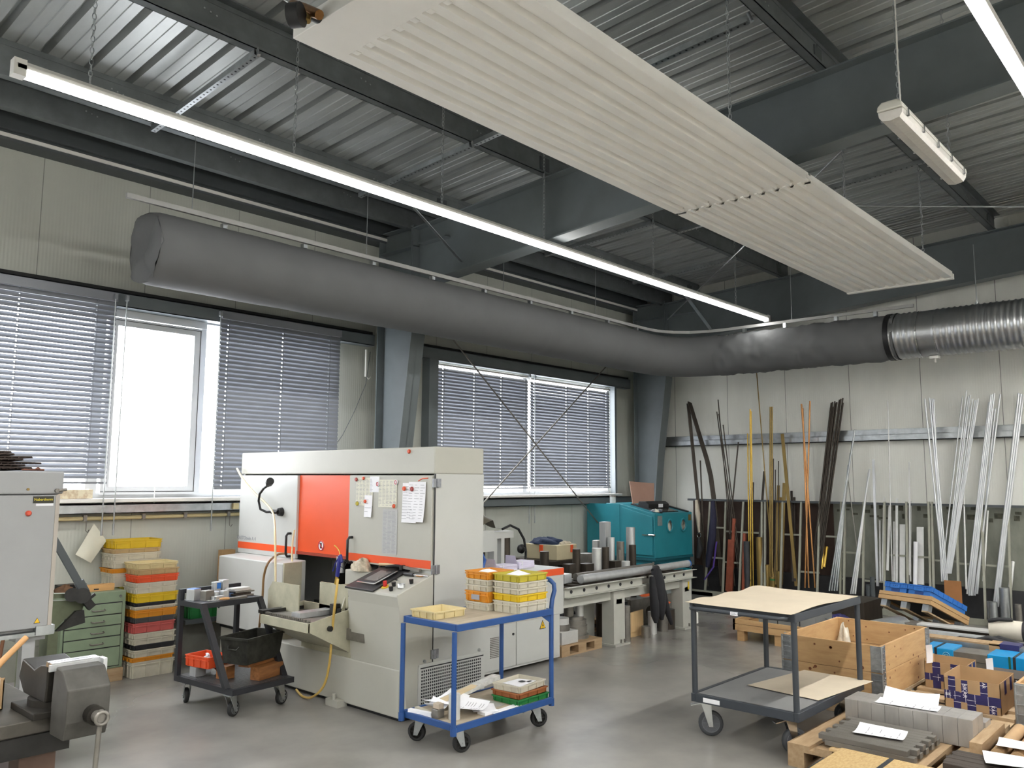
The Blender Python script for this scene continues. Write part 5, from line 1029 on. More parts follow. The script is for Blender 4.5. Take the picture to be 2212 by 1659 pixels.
# cream chest with clothes, on a dark bench
tag(MB().box(7.9, 8.6, 6.45, 7.2, .67, .72).box(7.95, 8.02, 6.5, 7.1, 0, .67).box(8.45, 8.52, 6.5, 7.1, 0, .67).build('work_table', stl_d), 'dark low work table by the wall under the cream chest', 'table')
cc = thing('cream_chest', 'cream steel chest with orange latches on the low work table', 'chest', (8.2, 6.75, .72)); cm = mat('cream_chest_paint', (196, 184, 152), .5, 0, .06, 5)
MB().box(8.0, 8.4, 6.5, 7.02, .722, .905).build('body', cm, cc, bevel=.006)
MB().box(7.985, 8.0, 6.72, 6.77, .81, .90).build('latch', orange, cc); MB().box(8.27, 8.31, 6.485, 6.5, .81, .90).build('latch', orange, cc)
lump('folded_jacket', 'dark navy jacket lying folded on the cream chest', 'clothing', (8.17, 6.80, .906), .19, .2, .07, mat('navy_cloth', (36, 48, 74), .9, 0, .25, 10, .2, 20), 8)
lump('grey_cloth', 'pale cloth spilling from the folded jacket on the chest', 'clothing', (8.26, 6.58, .906), .1, .05, .035, rag_m, 12)
tag(MB().box(7.95, 8.5, 6.22, 6.42, .62, .64).box(8.0, 8.05, 6.26, 6.38, 0.137, .62).box(8.4, 8.45, 6.26, 6.38, 0.137, .62).build('small_table', stl_d), 'narrow dark stand in front of the cream chest', 'stand')
g2 = thing('glove_box_gun', 'black pistol-shaped tool standing before the chest', 'tool', (8.16, 6.3, .64)); MB().bar((8.15, 6.3, .64), (8.17, 6.3, .73), .05, .05).bar((8.13, 6.3, .73), (8.25, 6.3, .76), .05, .045).build('body', black, g2, bevel=.01)
# stock under the table
pallet('pallet with round steel discs under the roller table', 6.4, 5.14, .66, .62, .105); GD = 'steel discs stacked under the roller table'
def disc(lab, x, y, z, r, h, mt=stl): return tag(MB().cyl((x, y, z), (x, y, z+h), r, n=28).build('steel_disc', mt, bevel=.003), lab, 'steel disc', GD)
z = .105
for lab, r, h in (('widest steel disc at the bottom of the right disc pile', .15, .035), ('second disc from the bottom of the right pile', .13, .04), ('third disc from the bottom of the right pile', .135, .05), ('fourth disc from the bottom of the right pile', .125, .055), ('uppermost disc of the right pile', .10, .03)): disc(lab, 6.88, 5.36, z, r, h); z += h
for lab, dx, dy, r, h in (('tall steel slug standing on the right disc pile, left one', -.05, .03, .05, .15), ('shorter steel slug standing on the right disc pile', .05, -.03, .042, .14)): disc(lab, 6.88+dx, 5.36+dy, z+.001, r, h, alu_w if dx > 0 else stl)
z = .105; tag(MB().box(6.44, 6.70, 5.17, 5.36, z, z+.12).build('steel_block', alu_w, bevel=.004), 'pale square block on the disc pallet beside the cabinet', 'metal block', None); z += .12
disc('lower disc on the pale square block', 6.56, 5.28, z, .09, .06); disc('upper disc on the pale square block', 6.555, 5.28, z+.06, .085, .06, alu_w)
disc('pale flat disc lying behind on the pallet', 6.6, 5.56, .105, .1, .05)
GF = 'round bars standing under the roller table'
for lab, x, y, r, h, mt in (('round steel bar end standing right of the near table post', 7.47, 5.12, .045, .38, stl), ('short round bar end left of the hanging clothes', 7.86, 5.13, .05, .12, stl), ('shiny round bar end just right of the hanging clothes', 8.10, 5.2, .05, .24, alu_w), ('tall polished round bar end in the middle of the far bay', 8.32, 5.2, .055, .30, stl), ('wide dark round bar end beside the far table post', 8.50, 5.25, .085, .22, stl_d), ('dark round bar end behind the near post', 7.55, 5.5, .06, .36, stl_d)):
    tag(MB().cyl((x, y, 0), (x, y, h), r, n=24).build('round_bar', mt, bevel=.003), lab, 'bar', GF)
tag(MB().cyl((8.44, 5.42, .16), (8.68, 5.42, .16), .09, n=24).cyl((8.44, 5.42, .16), (8.437, 5.42, .16), .07, n=20).box(8.46, 8.66, 5.36, 5.48, 0, .08).build('steel_tube', stl), 'thick steel tube lying behind the wide dark bar end', 'tube')
tag(MB().cyl((7.50, 5.36, .36), (7.72, 5.32, .36), .06, n=24, cap=False).cyl((7.52, 5.36, .36), (7.72, 5.32, .36), .055, n=24).box(7.52, 7.7, 5.3, 5.4, .0, .31).build('steel_tube', chrome), 'bright short tube lying on blocks behind the near table post', 'tube')
disc('flat dark disc on the pile behind the near table post', 7.85, 5.6, 0, .12, .37, stl_d)
tag(MB().prism([(7.55, .06), (7.95, .06), (7.95, .28), (7.55, .26)], 'y', 5.22, 5.24).box(7.56, 7.94, 5.24, 5.5, 0, .1).build('plywood_board', mat('bare_plywood', (206, 174, 128), .6, 0, .1, 5, stretch=(8, 8, 1))), 'bare plywood board leaning on edge under the roller table', 'board')
lump('orange_cloth', 'bright orange cloth on a bar end under the far table bay', 'cloth', (8.34, 5.2, .302), .10, .07, .035, mat('signal_orange_cloth', (240, 112, 56), .8, 0, .1, 14), 4)
lump('orange_cloth', 'orange cloth lying on the long box beside the blue-green cabinet', 'cloth', (8.9, 5.76, .3), .2, .12, .04, MATS['signal_orange_cloth'], 9)
tag(MB().box(8.3, 9.6, 5.62, 5.9, 0, .30).build('long_box', stl), 'long grey box on the floor behind the far table post', 'box')
tag(MB().box(7.15, 7.35, 5.45, 5.6, 0, .46).build('table_support', rg), 'grey rear support under the roller table', 'support')
bt = mat('dark_bag', (40, 42, 46), .8, 0, .2, 10); lump('dark_bag', 'dark round bag behind the disc pallet', 'bag', (7.12, 5.62, 0), .2, .12, .34, bt, 6)
tag(MB().cyl((8.95, 5.16, .02), (8.95, 5.16, .14), .05, n=18).build('white_canister', white_p), 'white canister on the floor beside the far table post', 'canister')
# blasting cabinet
Q = thing('blasting_cabinet', 'blue-green sandblasting cabinet with two arm holes in the corner', 'machine', (10.7, 7.0, 0)); X0, X1, Y0_, Y1_ = 10.22, 11.27, 6.5, 7.35
prof = [(Y0_, .60), (Y0_, 1.235), (Y1_-.28, 1.36), (Y1_, 1.37), (Y1_, .60)]
MB().prism(prof, 'x', X0, X1).build('body', teal, Q, bevel=.008)
MB().box(X0-.006, X1+.006, Y0_-.006, Y1_, .565, .60).box(X0+.02, X1-.02, Y0_+.03, Y1_-.02, .52, .565).build('skirt', mat('dark_teal', (22, 88, 100), .5, 0, .05, 5), Q)
m = MB()
for x in (X0+.02, X1-.18): m.box(x, x+.16, Y0_+.02, Y0_+.06, 0, .52)
m.box(X0+.02, X1-.02, Y0_+.02, Y0_+.06, .40, .52); m.build('front_frame', teal, Q)
m = MB()
for y in (Y0_+.06, Y1_-.16): m.box(X0+.02, X0+.06, y, y+.14, 0, .52)
m.box(X0+.02, X0+.06, Y0_+.06, Y1_-.02, .42, .52); m.box(X0+.03, X1-.05, Y0_+.1, Y1_-.1, .05, .12); m.build('side_frame', teal, Q); MB().box(X1-.1, X1-.03, Y1_-.12, Y1_-.02, 0, .52).build('leg', teal, Q)
MB().box(X0+.2, X1-.2, Y0_+.3, Y1_-.1, .12, .5).build('hopper', black, Q)
dd = MB().prism([(Y0_+.03, .64), (Y0_+.03, 1.19), (Y1_-.3, 1.32), (Y1_-.3, .64)], 'x', X0-.022, X0-.002).build('door', teal, Q, bevel=.006); MB().box(X0-.005, X0+.0, Y1_-.25, Y1_+.35, .62, 1.36).build('rear_panel', teal, Q)
MB().cyl((X0-.03, Y0_+.08, .93), (X0-.03, Y0_-.02, .93), .016, n=10).bar((X0-.03, Y0_+.08, .93), (X0-.05, Y0_+.18, .93), .012, .012).build('latch', chrome, dd)
for x in (10.62, 11.0):
    z = 1.05; o = MB().tube([(x+.075*math.cos(a), Y0_-.006, z+.09*math.sin(a)) for a in [k*PI/14 for k in range(28)]], .014, 6, closed=True).build('arm_hole', teal, Q)
    MB().lathe([(.0, -.001), (.074, -.001)], (x, Y0_, z), 'y', 24, cap=False).build('glove', mat('dusty_glove', (196, 192, 178), .7, 0, .5, 9, col2=(60, 56, 50), thr=(.4, .55)), o)
MB().box(10.30, 10.42, Y0_-.004, Y0_, 1.06, 1.2).build('rating_plate', mat('grey_plate', (140, 150, 150), .5, .3, .1, 30), Q); MB().box(11.16, 11.24, Y0_-.004, Y0_, 1.11, 1.20).build('brass_plate', brass_d, Q)
sl = lambda u: 1.235+.125*u
def top(x0, x1, u0, u1, h0, h1): D = Y1_-.28-Y0_; return MB().add([(x, Y0_+D*u, sl(u)+h) for h in (h0, h1) for x, u in ((x0, u0), (x1, u0), (x1, u1), (x0, u1))], [(0,3,2,1),(4,5,6,7),(0,1,5,4),(1,2,6,5),(2,3,7,6),(3,0,4,7)])
top(10.45, 10.95, .08, .4, .0, .012).build('window_pane', mat('dark_view_glass', (52, 52, 50), .15, 0, .1, 6), Q); top(10.38, 10.44, 0.0, .9, 0, .02).build('seal_strip', black, Q); top(11.12, 11.18, 0.0, .9, 0, .02).build('seal_strip', black, Q)
hl = MB().prism([(6.72, 1.29), (6.72, 1.36), (6.78, 1.40), (6.9, 1.40), (6.93, 1.30)], 'x', 10.42, 10.98).build('lamp_hood', black, Q, bevel=.01); MB().box(10.68, 10.80, 6.716, 6.72, 1.31, 1.36).build('label', paper, hl)
MB().tube([(10.98, 6.8, 1.36), (11.05, 6.8, 1.37), (11.08, 6.8, 1.32), (11.03, 6.8, 1.29)], .01, 6).build('cable', black, hl)
MB().cyl((11.16, Y0_-.005, .42), (11.16, Y0_-.05, .42), .014, n=8).cyl((11.16, Y0_-.005, .30), (11.16, Y0_-.05, .30), .014, n=8).build('valve', stl, Q)
cu = Vector((10.42, 7.0, 1.365)); tag(MB().add([cu+Vector(p) for p in ((0, 0, 0), (.62, .02, .0), (.78, .12, .30), (.07, .1, .33), (0, .01, 0), (.62, .03, 0), (.78, .13, .30), (.07, .11, .33))], [(0,1,2,3),(7,6,5,4),(0,4,5,1),(1,5,6,2),(2,6,7,3),(3,7,4,0)]).build('copper_sheet', mat('pink_board', (182, 144, 128), .6, 0, .05, 5)), 'pinkish-brown board standing on top of the blasting cabinet', 'board')
lump('work_glove', 'blue and white gloves on the sloping front of the blasting cabinet', 'gloves', (10.42, 6.6, 1.252), .13, .07, .04, mat('glove_blue', (70, 84, 110), .9, 0, .6, 14, col2=(216, 212, 196), thr=(.45, .55)), 21)
jar = thing('glass_jar', 'clear jar with a grey lid behind the pinkish board', 'jar', (10.30, 7.28, 1.37)); MB().cyl((10.30, 7.28, 1.371), (10.30, 7.28, 1.46), .045, n=18).build('body', mat('jar_glass', (190, 196, 196), .1, 0, .1, 9), jar); MB().cyl((10.30, 7.28, 1.46), (10.30, 7.28, 1.485), .047, n=18).build('lid', stl, jar)
# ================================================================ bar rack along the end wall
K7 = thing('bar_rack', 'long steel rack along the end wall holding upright metal bars', 'rack', (11.5, 4.3, 0)); rp = mat('rack_post_paint', (160, 160, 146), .5, .1, .1, 8)
brown_b = mat('dark_brown_board', (66, 50, 42), .7, 0, .25, 5); grey_b = mat('worn_grey_board', (132, 134, 124), .75, 0, .2, 6, stretch=(1, 1, .5)); blk = mat('rubber_mat', (48, 48, 50), .8, 0, .2, 8)
MB().box(11.70, 11.715, 4.5, 6.72, .12, 1.41).build('back_board', brown_b, K7); gbo = MB().box(11.70, 11.715, .8, 4.5, .12, 1.40).build('back_board', grey_b, K7)
m = MB(); rr = random.Random(5)
for k in range(26):
    y = 2.2+rr.random()*2.2; z = 1.2+rr.random()*.17; m.box(11.6985, 11.6995, y, y+.03+.12*rr.random(), z, z+.02+.05*rr.random())
o = m.build('peeled_patches', mat('peeled_patch', (78, 78, 66), .8, 0, .5, 22), gbo); o['kind'] = 'stuff'
MB().box(11.62, 11.70, .8, 6.72, .0, .40).build('lower_board', blk, K7); MB().box(11.56, 11.62, .8, 6.74, 1.40, 1.43).build('top_rail', steel_d, K7); MB().box(11.3, 11.36, .8, 6.7, 0, .07).build('foot_rail', rp, K7)
PXS = [(1534, 1523), (1568, 1561), (1606, 1596), (1646, 1645), (1653, 1652), (1691, 1685), (1731, 1724), (1771, 1764), (1817, 1814), (1825, 1822), (1866, 1863), (1911, 1909), (1958, 1960), (2006, 2009), (2013, 2016), (2066, 2069), (2120, 2126), (2178, 2181)]
for pt, pb_ in PXS:
    a = atX(pt, 1084, 11.57); b = atX(pb_, 1283, 11.36); b.z = .03
    MB().bar(a, b, .026, .026, (0, 1, 0)).build('post', rp, K7)
for (i, j, zz) in ((0, 1, 1.0), (1, 2, .95), (2, 3, .95), (5, 6, .95), (7, 8, .95), (8, 10, .75), (10, 11, .4), (11, 12, .75), (12, 13, .75), (14, 15, .72), (15, 16, .7), (16, 17, .7), (0, 1, .55), (1, 2, .5), (6, 7, .45), (8, 9, .4)):
    xx = 11.36+.21*zz/1.4; ya, yb = atX(PXS[i][0], 1084, 11.57).y, atX(PXS[j][0], 1084, 11.57).y; MB().box(xx+.02, xx+.045, yb, ya, zz-.012, zz+.012).build('crossbar', rp, K7)
cnt = {}
def leaner(lab, t, b, r, mt, cat='bar', grp=None, nm='metal_bar', flat=None, xt=11.60, xb=11.44, zb=.05, mid=None):
    """bar leaning in the rack: t and b are its top and bottom ends as seen in the photograph, set at the depth of the rack"""
    p = atX(t[0], t[1], xt); q = atX(b[0], b[1], xb); z_ = q.z; q.z = max(zb, q.z) if z_ > zb else zb
    if mid: c = atX(mid[0], mid[1], (xt+xb)/2+.02); P = [p.lerp(c, k/5) + (Vector((0, 0, 0))) for k in range(5)]+[c.lerp(q, k/5) for k in range(6)]; P = [P[0]]+[(P[i-1]+P[i]*2+P[i+1])/4 for i in range(1, len(P)-1)]+[P[-1]]; m = MB().tube(P, r, 8)
    elif flat: m = MB().bar(p, q, flat, r*2, (1, 0, 0))
    else: m = MB().cyl(q, p, r, n=10)
    return tag(m.build(nm, mt), lab, cat, grp)
cx = lambda a, b: (1460+a*.33997, 780+b*.33997)
g = 'dark bars at the left end of the rack'
for k in range(3): leaner('dark steel bar of the straight bundle at the left end of the rack', cx(72+7*k, 270+10*k), cx(190+6*k, 1430), .012, stl_d, 'bar', g, xt=11.66+.01*k)
for k in range(4): leaner('bent dark steel bar sagging from the left end of the rack', cx(78+6*k, 258+3*k), cx(285+6*k, 1430), .013, stl_d, 'bar', 'bent dark bars at the left end', xt=11.66+.012*k, xb=11.5, mid=cx(215+7*k, 720))
leaner('short dark bar left of the purple strap', cx(155, 632), cx(188, 1430), .012, stl_d); leaner('thin dark rod crossing the bent bars near their middle', cx(114, 436), cx(160, 560), .006, stl_d) if False else None
g = 'thin black rods left of the brass bars'
for t, b in (((260, 322), (385, 980)), ((272, 335), (395, 1050)), ((268, 245), (350, 760)), ((300, 405), (400, 1150))): leaner('thin black rod of the leaning trio left of the brass bars', cx(*t), cx(b[0]+25, 1430), .008, stl_d, 'bar', g)
leaner('dark rod leaning right, crossing the thin black rods', cx(397, 515), cx(340, 1100), .011, stl_d); 
g = 'bright brass bars in the rack'
for t, b in (((472, 305), (476, 1430)), ((478, 318), (492, 1430)), ((456, 460), (468, 1430))): leaner('bright slim brass bar standing upright, left group in the rack', cx(*t), cx(*b), .010, brass, 'bar', g)
leaner('very long thin brass rod reaching up behind the duct', cx(498, -110), cx(622, 1400), .008, brass_d, xt=11.76, xb=11.44)
for t, b in (((600, 290), (598, 1430)), ((611, 290), (612, 1430))): leaner('tall square brass bar of the upright pair, middle of the rack', cx(*t), cx(*b), .012, brass_d, 'bar', 'tall brass pair')
leaner('wide flat dull brass bar leaning left in the rack', cx(676, 462), cx(766, 1430), .008, brass_d, flat=.045)
for t, w in (((652, 790), .04), ((690, 775), .05), ((668, 865), .035)): leaner('flat dull brass offcut in the middle of the rack', cx(*t), cx(t[0]-22, 1420), .008, brass_d, 'bar', 'flat brass offcuts', flat=w)
for t, b in (((652, 635), (650, 930)), ((620, 620), (615, 960)), ((632, 690), (630, 960))): leaner('short dark rod among the brass bars', cx(*t), cx(b[0], 1400), .007, stl_d, 'bar', 'short dark rods among the brass')
for t, b in (((735, 825), (745, 1400)), ((752, 865), (758, 1400)), ((562, 700), (520, 1300)), ((490, 770), (470, 1400))): leaner('dark flat offcut standing behind the brass bars', cx(*t), cx(*b), .008, stl_d, 'bar', 'dark offcuts behind the brass', flat=.03, xt=11.66)
g = 'copper-coloured rods crossing in the rack'
for t, b in (((798, 273), (885, 1440)), ((852, 254), (820, 1440)), ((806, 300), (845, 1440))): leaner('long copper-coloured rod of the crossing pair in the rack', cx(*t), cx(*b), .012, copper, 'bar', g)
for k in range(14):
    tx = 985+(k % 7)*13+random.uniform(-3, 3); ty = 265-(k % 7)*5+random.choice((0, 12, 30)); leaner('dark brown bar of the thick bundle in the middle of the rack', cx(tx, ty), cx(868+(k % 7)*9, 1300+10*(k % 3)), .010, stl_d, 'bar', 'thick bundle of dark bars', xt=11.68+.014*(k//7), xb=11.46+.02*(k//7))
for k in range(4): leaner('grey tube leaning right, right of the thick dark bundle', cx(1138-14*k, 435+75*k), cx(975+16*k, 1460), .012, zinc, 'bar', 'grey tubes right of the dark bundle', xb=11.36)
leaner('thin rod falling right between the grey tubes', cx(1090, 720), cx(1150, 1180), .006, stl)
for k in range(3): leaner('shiny bar of the leaning group left of the pale square tube', cx(1232-5*k, 685+12*k), cx(1112+14*k, 1480), .012, alu_w if k else alu, 'bar', 'shiny leaning bars', xb=11.36)
leaner('pale square aluminium tube standing near the middle right', cx(1255, 625), cx(1283, 1430), .012, alu, flat=.03)
leaner('thin pale rod standing tall right of the square tube', cx(1346, 250), cx(1362, 900), .007, alu_w, zb=.9) if False else leaner('thin pale rod standing tall right of the square tube', cx(1346, 250), cx(1375, 1400), .007, alu_w)
for lab, t, b, w in (('short white strip left of the tall thin rod', (1324, 860), (1312, 1400), .02), ('pale wide bar right of the thin pale rod', (1404, 872), (1404, 1410), .03), ('tall white strip standing alone in the right half', (1483, 642), (1492, 1400), .018), ('white plank beside the tall white strip', (1492, 890), (1486, 1360), .028), ('slim white plank behind the thin pale rod', (1360, 910), (1345, 1330), .03), ('wide pale aluminium plate in the right half of the rack', (1440, 1038), (1440, 1410), .07), ('widest grey-white plate in the right half of the rack', (1553, 1055), (1555, 1420), .085), ('short pale bar left of the white strip', (1296, 1012), (1300, 1400), .018), ('pale bar beside the wide plate', (1387, 1020), (1388, 1400), .02)):
    leaner(lab, cx(*t), cx(*b), .008, alu_w, flat=w)
leaner('short thick white tube in front of the wide plates', cx(1524, 1148), cx(1520, 1420), .026, paper, xt=11.46, xb=11.4)
g = 'polished tubes leaning left in the rack'
for t, b in (((1582, 240), (1705, 1400)), ((1612, 234), (1715, 1410)), ((1626, 240), (1725, 1410)), ((1638, 240), (1690, 1400))): leaner('polished aluminium tube leaning left in the right half of the rack', cx(*t), cx(*b), .012, alu, 'bar', g)
g = 'fan of bright rods'
for t, b in (((1822, 225), (1690, 1350)), ((1848, 185), (1715, 1350)), ((1858, 225), (1722, 1350)), ((1870, 215), (1728, 1350)), ((1886, 240), (1735, 1350)), ((1900, 250), (1738, 1350)), ((1912, 245), (1742, 1350)), ((1922, 238), (1748, 1350))): leaner('bright rod of the fan spreading up to the right in the rack', cx(*t), cx(*b), .009, alu, 'bar', g, xt=11.68)
leaner('slim white bar right of the fan of rods', cx(1828, 800), cx(1845, 1450), .012, alu_w)
g = 'bright tubes near the right end'
for t, b in (((1990, 260), (1850, 1480)), ((2002, 215), (1862, 1490)), ((2012, 212), (1875, 1490)), ((2024, 205), (1885, 1490)), ((2062, 210), (1900, 1490)), ((2030, 300), (1915, 1480))): leaner('bright aluminium tube of the bundle second from the right end of the rack', cx(*t), cx(*b), .012, alu, 'bar', g, xt=11.68)
leaner('white rod lying between the two right-hand bundles', cx(1982, 950), cx(1955, 1400), .014, alu_w)
g = 'long tubes at the right end of the rack'
for k in range(3): leaner('long bright tube leaning at the right end of the rack', cx(2180+14*k, 205+4*k), cx(2020+12*k, 1560), .016, alu, 'bar', g, xt=11.68)
leaner('short white rod at the right end of the rack', cx(2142, 1275), cx(2125, 1440), .022, alu_w, zb=.3)
for lab, t, b, w, th in (('tall red copper block standing left in the rack', (371, 1000), (352, 1460), .04, .02), ('wide red copper block beside the tall one', (352, 1135), (335, 1460), .075, .03), ('low red copper block in front of the wide one', (352, 1370), (340, 1470), .06, .03), ('small red copper plate behind the grey cylinder', (438, 1095), (430, 1460), .04, .02)): leaner(lab, cx(*t), cx(*b), th, copper_r, 'metal block', None, 'copper_block', w, xt=11.5, xb=11.42)
for lab, px, pt, r, mt in (('dark grey cylinder standing beside the copper blocks', 448, 1145, .045, mat('graphite', (62, 64, 68), .6, .2, .15, 9)), ('tall brass cylinder in the left half of the rack', 528, 1118, .045, brass_d), ('short brass cylinder beside the tall one', 553, 1345, .035, brass_d), ('middle brass cylinder near the centre posts', 578, 1293, .034, brass_d), ('brass cylinder right of the banded one', 655, 1333, .04, brass_d), ('small pale cylinder with a green band in the rack', 615, 1370, .042, brass_d)):
    a = atX(*cx(px, pt), 11.45); o = tag(MB().cyl((11.45, a.y, .07), (11.45, a.y, a.z), r, n=20).build('metal_cylinder', mt), lab, 'metal block', 'cylinders standing in the rack')
    if 'green' in lab: MB().cyl((11.45, a.y, a.z-.05), (11.45, a.y, a.z-.03), r+.001, n=20).build('green_band', gpla, o)
leaner('short brass bar leaning right behind the rack post', cx(952, 1013), cx(928, 1320), .012, brass, xt=11.6); leaner('short yellow brass bar in front of the rack post', cx(960, 1180), cx(942, 1310), .02, brass, xt=11.55, zb=.3)
for lab, px, pt, x, r, mt in (('wide grey tube standing at the right end before the rack', 2085, 1440, 11.2, .055, zinc), ('low grey cylinder left of the wide grey tube', 2015, 1530, 11.15, .045, zinc), ('low blue-grey cylinder with a dusty top before the rack', 1993, 1525, 11.2, .03, zinc), ('grey square post end left of the blue crates', 1222, 1420, 11.3, .03, steel_d), ('taller grey post end left of the blue crates', 1247, 1370, 11.3, .03, steel_d), ('small grey flask before the right end of the rack', 2175, 1545, 11.1, .035, stl)):
    a = atX(*cx(px, pt), x); tag(MB().cyl((x, a.y, 0), (x, a.y, a.z), r, n=18).build('metal_tube', mt), lab, 'tube', 'tube ends on the floor before the rack')
# straps and clothes hanging on the left rack posts
a = atX(1538, 1085, 11.36); pur = mat('purple_strap', (84, 60, 150), .7, 0, .1, 12); nav = mat('navy_strap', (36, 36, 60), .8, 0, .2, 12)
s_ = thing('lifting_strap', 'dark navy and purple lifting straps hanging on the left rack post', 'strap', a); MB().tube([atX(1540, 1082, 11.34), atX(1541, 1120, 11.32), atX(1538, 1160, 11.31), atX(1532, 1200, 11.3), atX(1528, 1225, 11.3)], [.03, .05, .06, .05, .03], 8).build('navy_strap', nav, s_)
MB().bar(atX(1548, 1170, 11.28), atX(1541, 1225, 11.27), .03, .012, (0, 1, 0)).bar(atX(1541, 1225, 11.27), atX(1522, 1252, 11.27), .03, .012, (0, 1, 0)).build('purple_strap', pur, s_)
s_ = thing('lifting_strap', 'pale grey strap with a steel ring hanging beside the blasting cabinet', 'strap', atX(1506, 1085, 11.34)); MB().tube([atX(1504, 1080, 11.36), atX(1507, 1110, 11.34), atX(1510, 1150, 11.34)], [.02, .04, .02], 8).build('strap', mat('pale_strap', (196, 186, 170), .8, 0, .1, 12), s_)
rp_ = [atX(1510+4*math.cos(t*PI/8), 1156+5*math.sin(t*PI/8), 11.33) for t in range(16)]; MB().tube(rp_, .005, 5, closed=True).build('ring', chrome, s_); MB().tube([atX(1509, 1162, 11.33), atX(1512, 1185, 11.33), atX(1508, 1205, 11.33)], [.02, .05, .03], 8).build('hook_bag', blk, s_)
tag(MB().box(11.3, 11.5, 6.2, 6.68, .0, .05).build('floor_plate', rp), 'pale plate on the floor at the left foot of the rack', 'plate')
tag(MB().prism([(3.05, .0), (3.4, .0), (3.4, .56), (3.05, .56)], 'x', 11.25, 11.262).build('brown_board', mat('brown_hardboard', (164, 112, 66), .6, 0, .1, 6)), 'brown hardboard sheet standing behind the blue crates', 'board') if False else None
q = atX(2040, 1272, 11.2); r2 = atX(2076, 1256, 11.2); tag(MB().box(11.2, 11.21, r2.y, q.y, 0, r2.z).build('brown_board', mat('brown_hardboard', (164, 112, 66), .6, 0, .1, 6)), 'brown hardboard sheet standing behind the blue crates', 'board')
# ================================================================ pallets on the right
hg = mat('collar_hinge_steel', (168, 172, 176), .35, .85, .2, 30); navy = mat('navy_tape', (40, 38, 92), .45, 0, .15, 20)
GP = 'wooden pallets at the right'
pallet('wooden pallet with grey plates and blocks beside the paper-covered cart', 4.98, 1.5, 1.12, .75, .135, 0, 0, wood, GP)
pallet('wooden pallet under the large wooden collar crate', 6.35, 2.13, 1.12, .75, .135, 0, 0, wood_g, GP)
pallet('weathered pallet under the two taped cardboard boxes', 6.2, 1.34, 1.12, .75, .135, 0, 0, wood_g, GP, 'y')
pallet('wooden pallet with the square beam and paper tubes at the frame edge', 4.98, .70, 1.12, .75, .135, 0, 0, wood, GP)
pallet('wooden pallet under the yellow chipboard sheet', 4.15, 1.1, .74, .76, .135, 0, 0, wood, GP)
def collar(lab, x0, x1, y0, y1, zs):
    t = thing('pallet_collar_crate', lab, 'crate', ((x0+x1)/2, (y0+y1)/2, zs[0]), 0); th = .018
    for a, b in zip(zs, zs[1:]):
        for k, q in enumerate(((x0, x1, y0, y0+th), (x0, x1, y1-th, y1), (x0, x0+th, y0+th, y1-th), (x1-th, x1, y0+th, y1-th))): MB().box(*q, a+.001, b-.002).build('side_board', wood_w, t, bevel=.002)
        for xx, sx in ((x0, 1), (x1, -1)):
            for yy, sy in ((y0, 1), (y1, -1)):
                m = MB().box(xx-sx*.004, xx+sx*.0, yy-sy*.004, yy+sy*.075, a+.004, b-.004).box(xx-sx*.004, xx+sx*.075, yy-sy*.004, yy, a+.004, b-.004).cyl((xx-sx*.004, yy-sy*.004, a+.004), (xx-sx*.004, yy-sy*.004, b-.004), .008, n=8)
                for k in range(5): z = a+.025+k*(b-a-.04)/4; m.box(xx-sx*.012, xx, yy+sy*.0, yy+sy*.06, z-.003, z+.003).cyl((xx+sx*.03, yy-sy*.004, z), (xx+sx*.03, yy-sy*.009, z), .006, n=6).cyl((xx+sx*.058, yy-sy*.004, z+.012), (xx+sx*.058, yy-sy*.009, z+.012), .006, n=6)
                m.build('corner_hinge', hg, t)
    return t
c1 = collar('large open crate of two wooden collars with steel corner hinges', 6.34, 7.46, 2.135, 2.875, (.137, .328, .52))
m = MB(); rr = random.Random(9)
for k in range(26): y = 2.2+rr.random()*.6; z = .16+rr.random()*.33; r_ = .006+.008*rr.random(); m.cyl((6.3395, y, z), (6.3385, y, z), r_, n=8)
for k in range(12): x = 6.42+rr.random()*.95; z = .16+rr.random()*.33; m.cyl((x, 2.1345, z), (x, 2.1335, z), .005+.006*rr.random(), n=8)
for k in range(10): x = 6.5+rr.random()*.8; y = 2.2+rr.random()*.6; z = .35+rr.random()*.15; m.cyl((7.4415, y, z), (7.4405, y, z), .006, n=8)
o = m.build('knots', mat('wood_knot', (112, 64, 34), .6, 0, .2, 30), c1, fix=False); o['kind'] = 'stuff'
lump('crumpled_film', 'crumpled clear film in the far corner of the large collar crate', 'film', (7.36, 2.78, .15), .06, .06, .28, mat('milky_film', (214, 206, 190), .3, 0, .2, 20), 14)
c2 = collar('wooden collar crate cut by the right edge beside the larger taped box', 6.27, 7.35, .52, 1.28, (.137, .42))
pallet('wooden pallet under the collar crate at the right edge', 6.27, .52, 1.1, .75, .135, 0, 0, wood, GP)
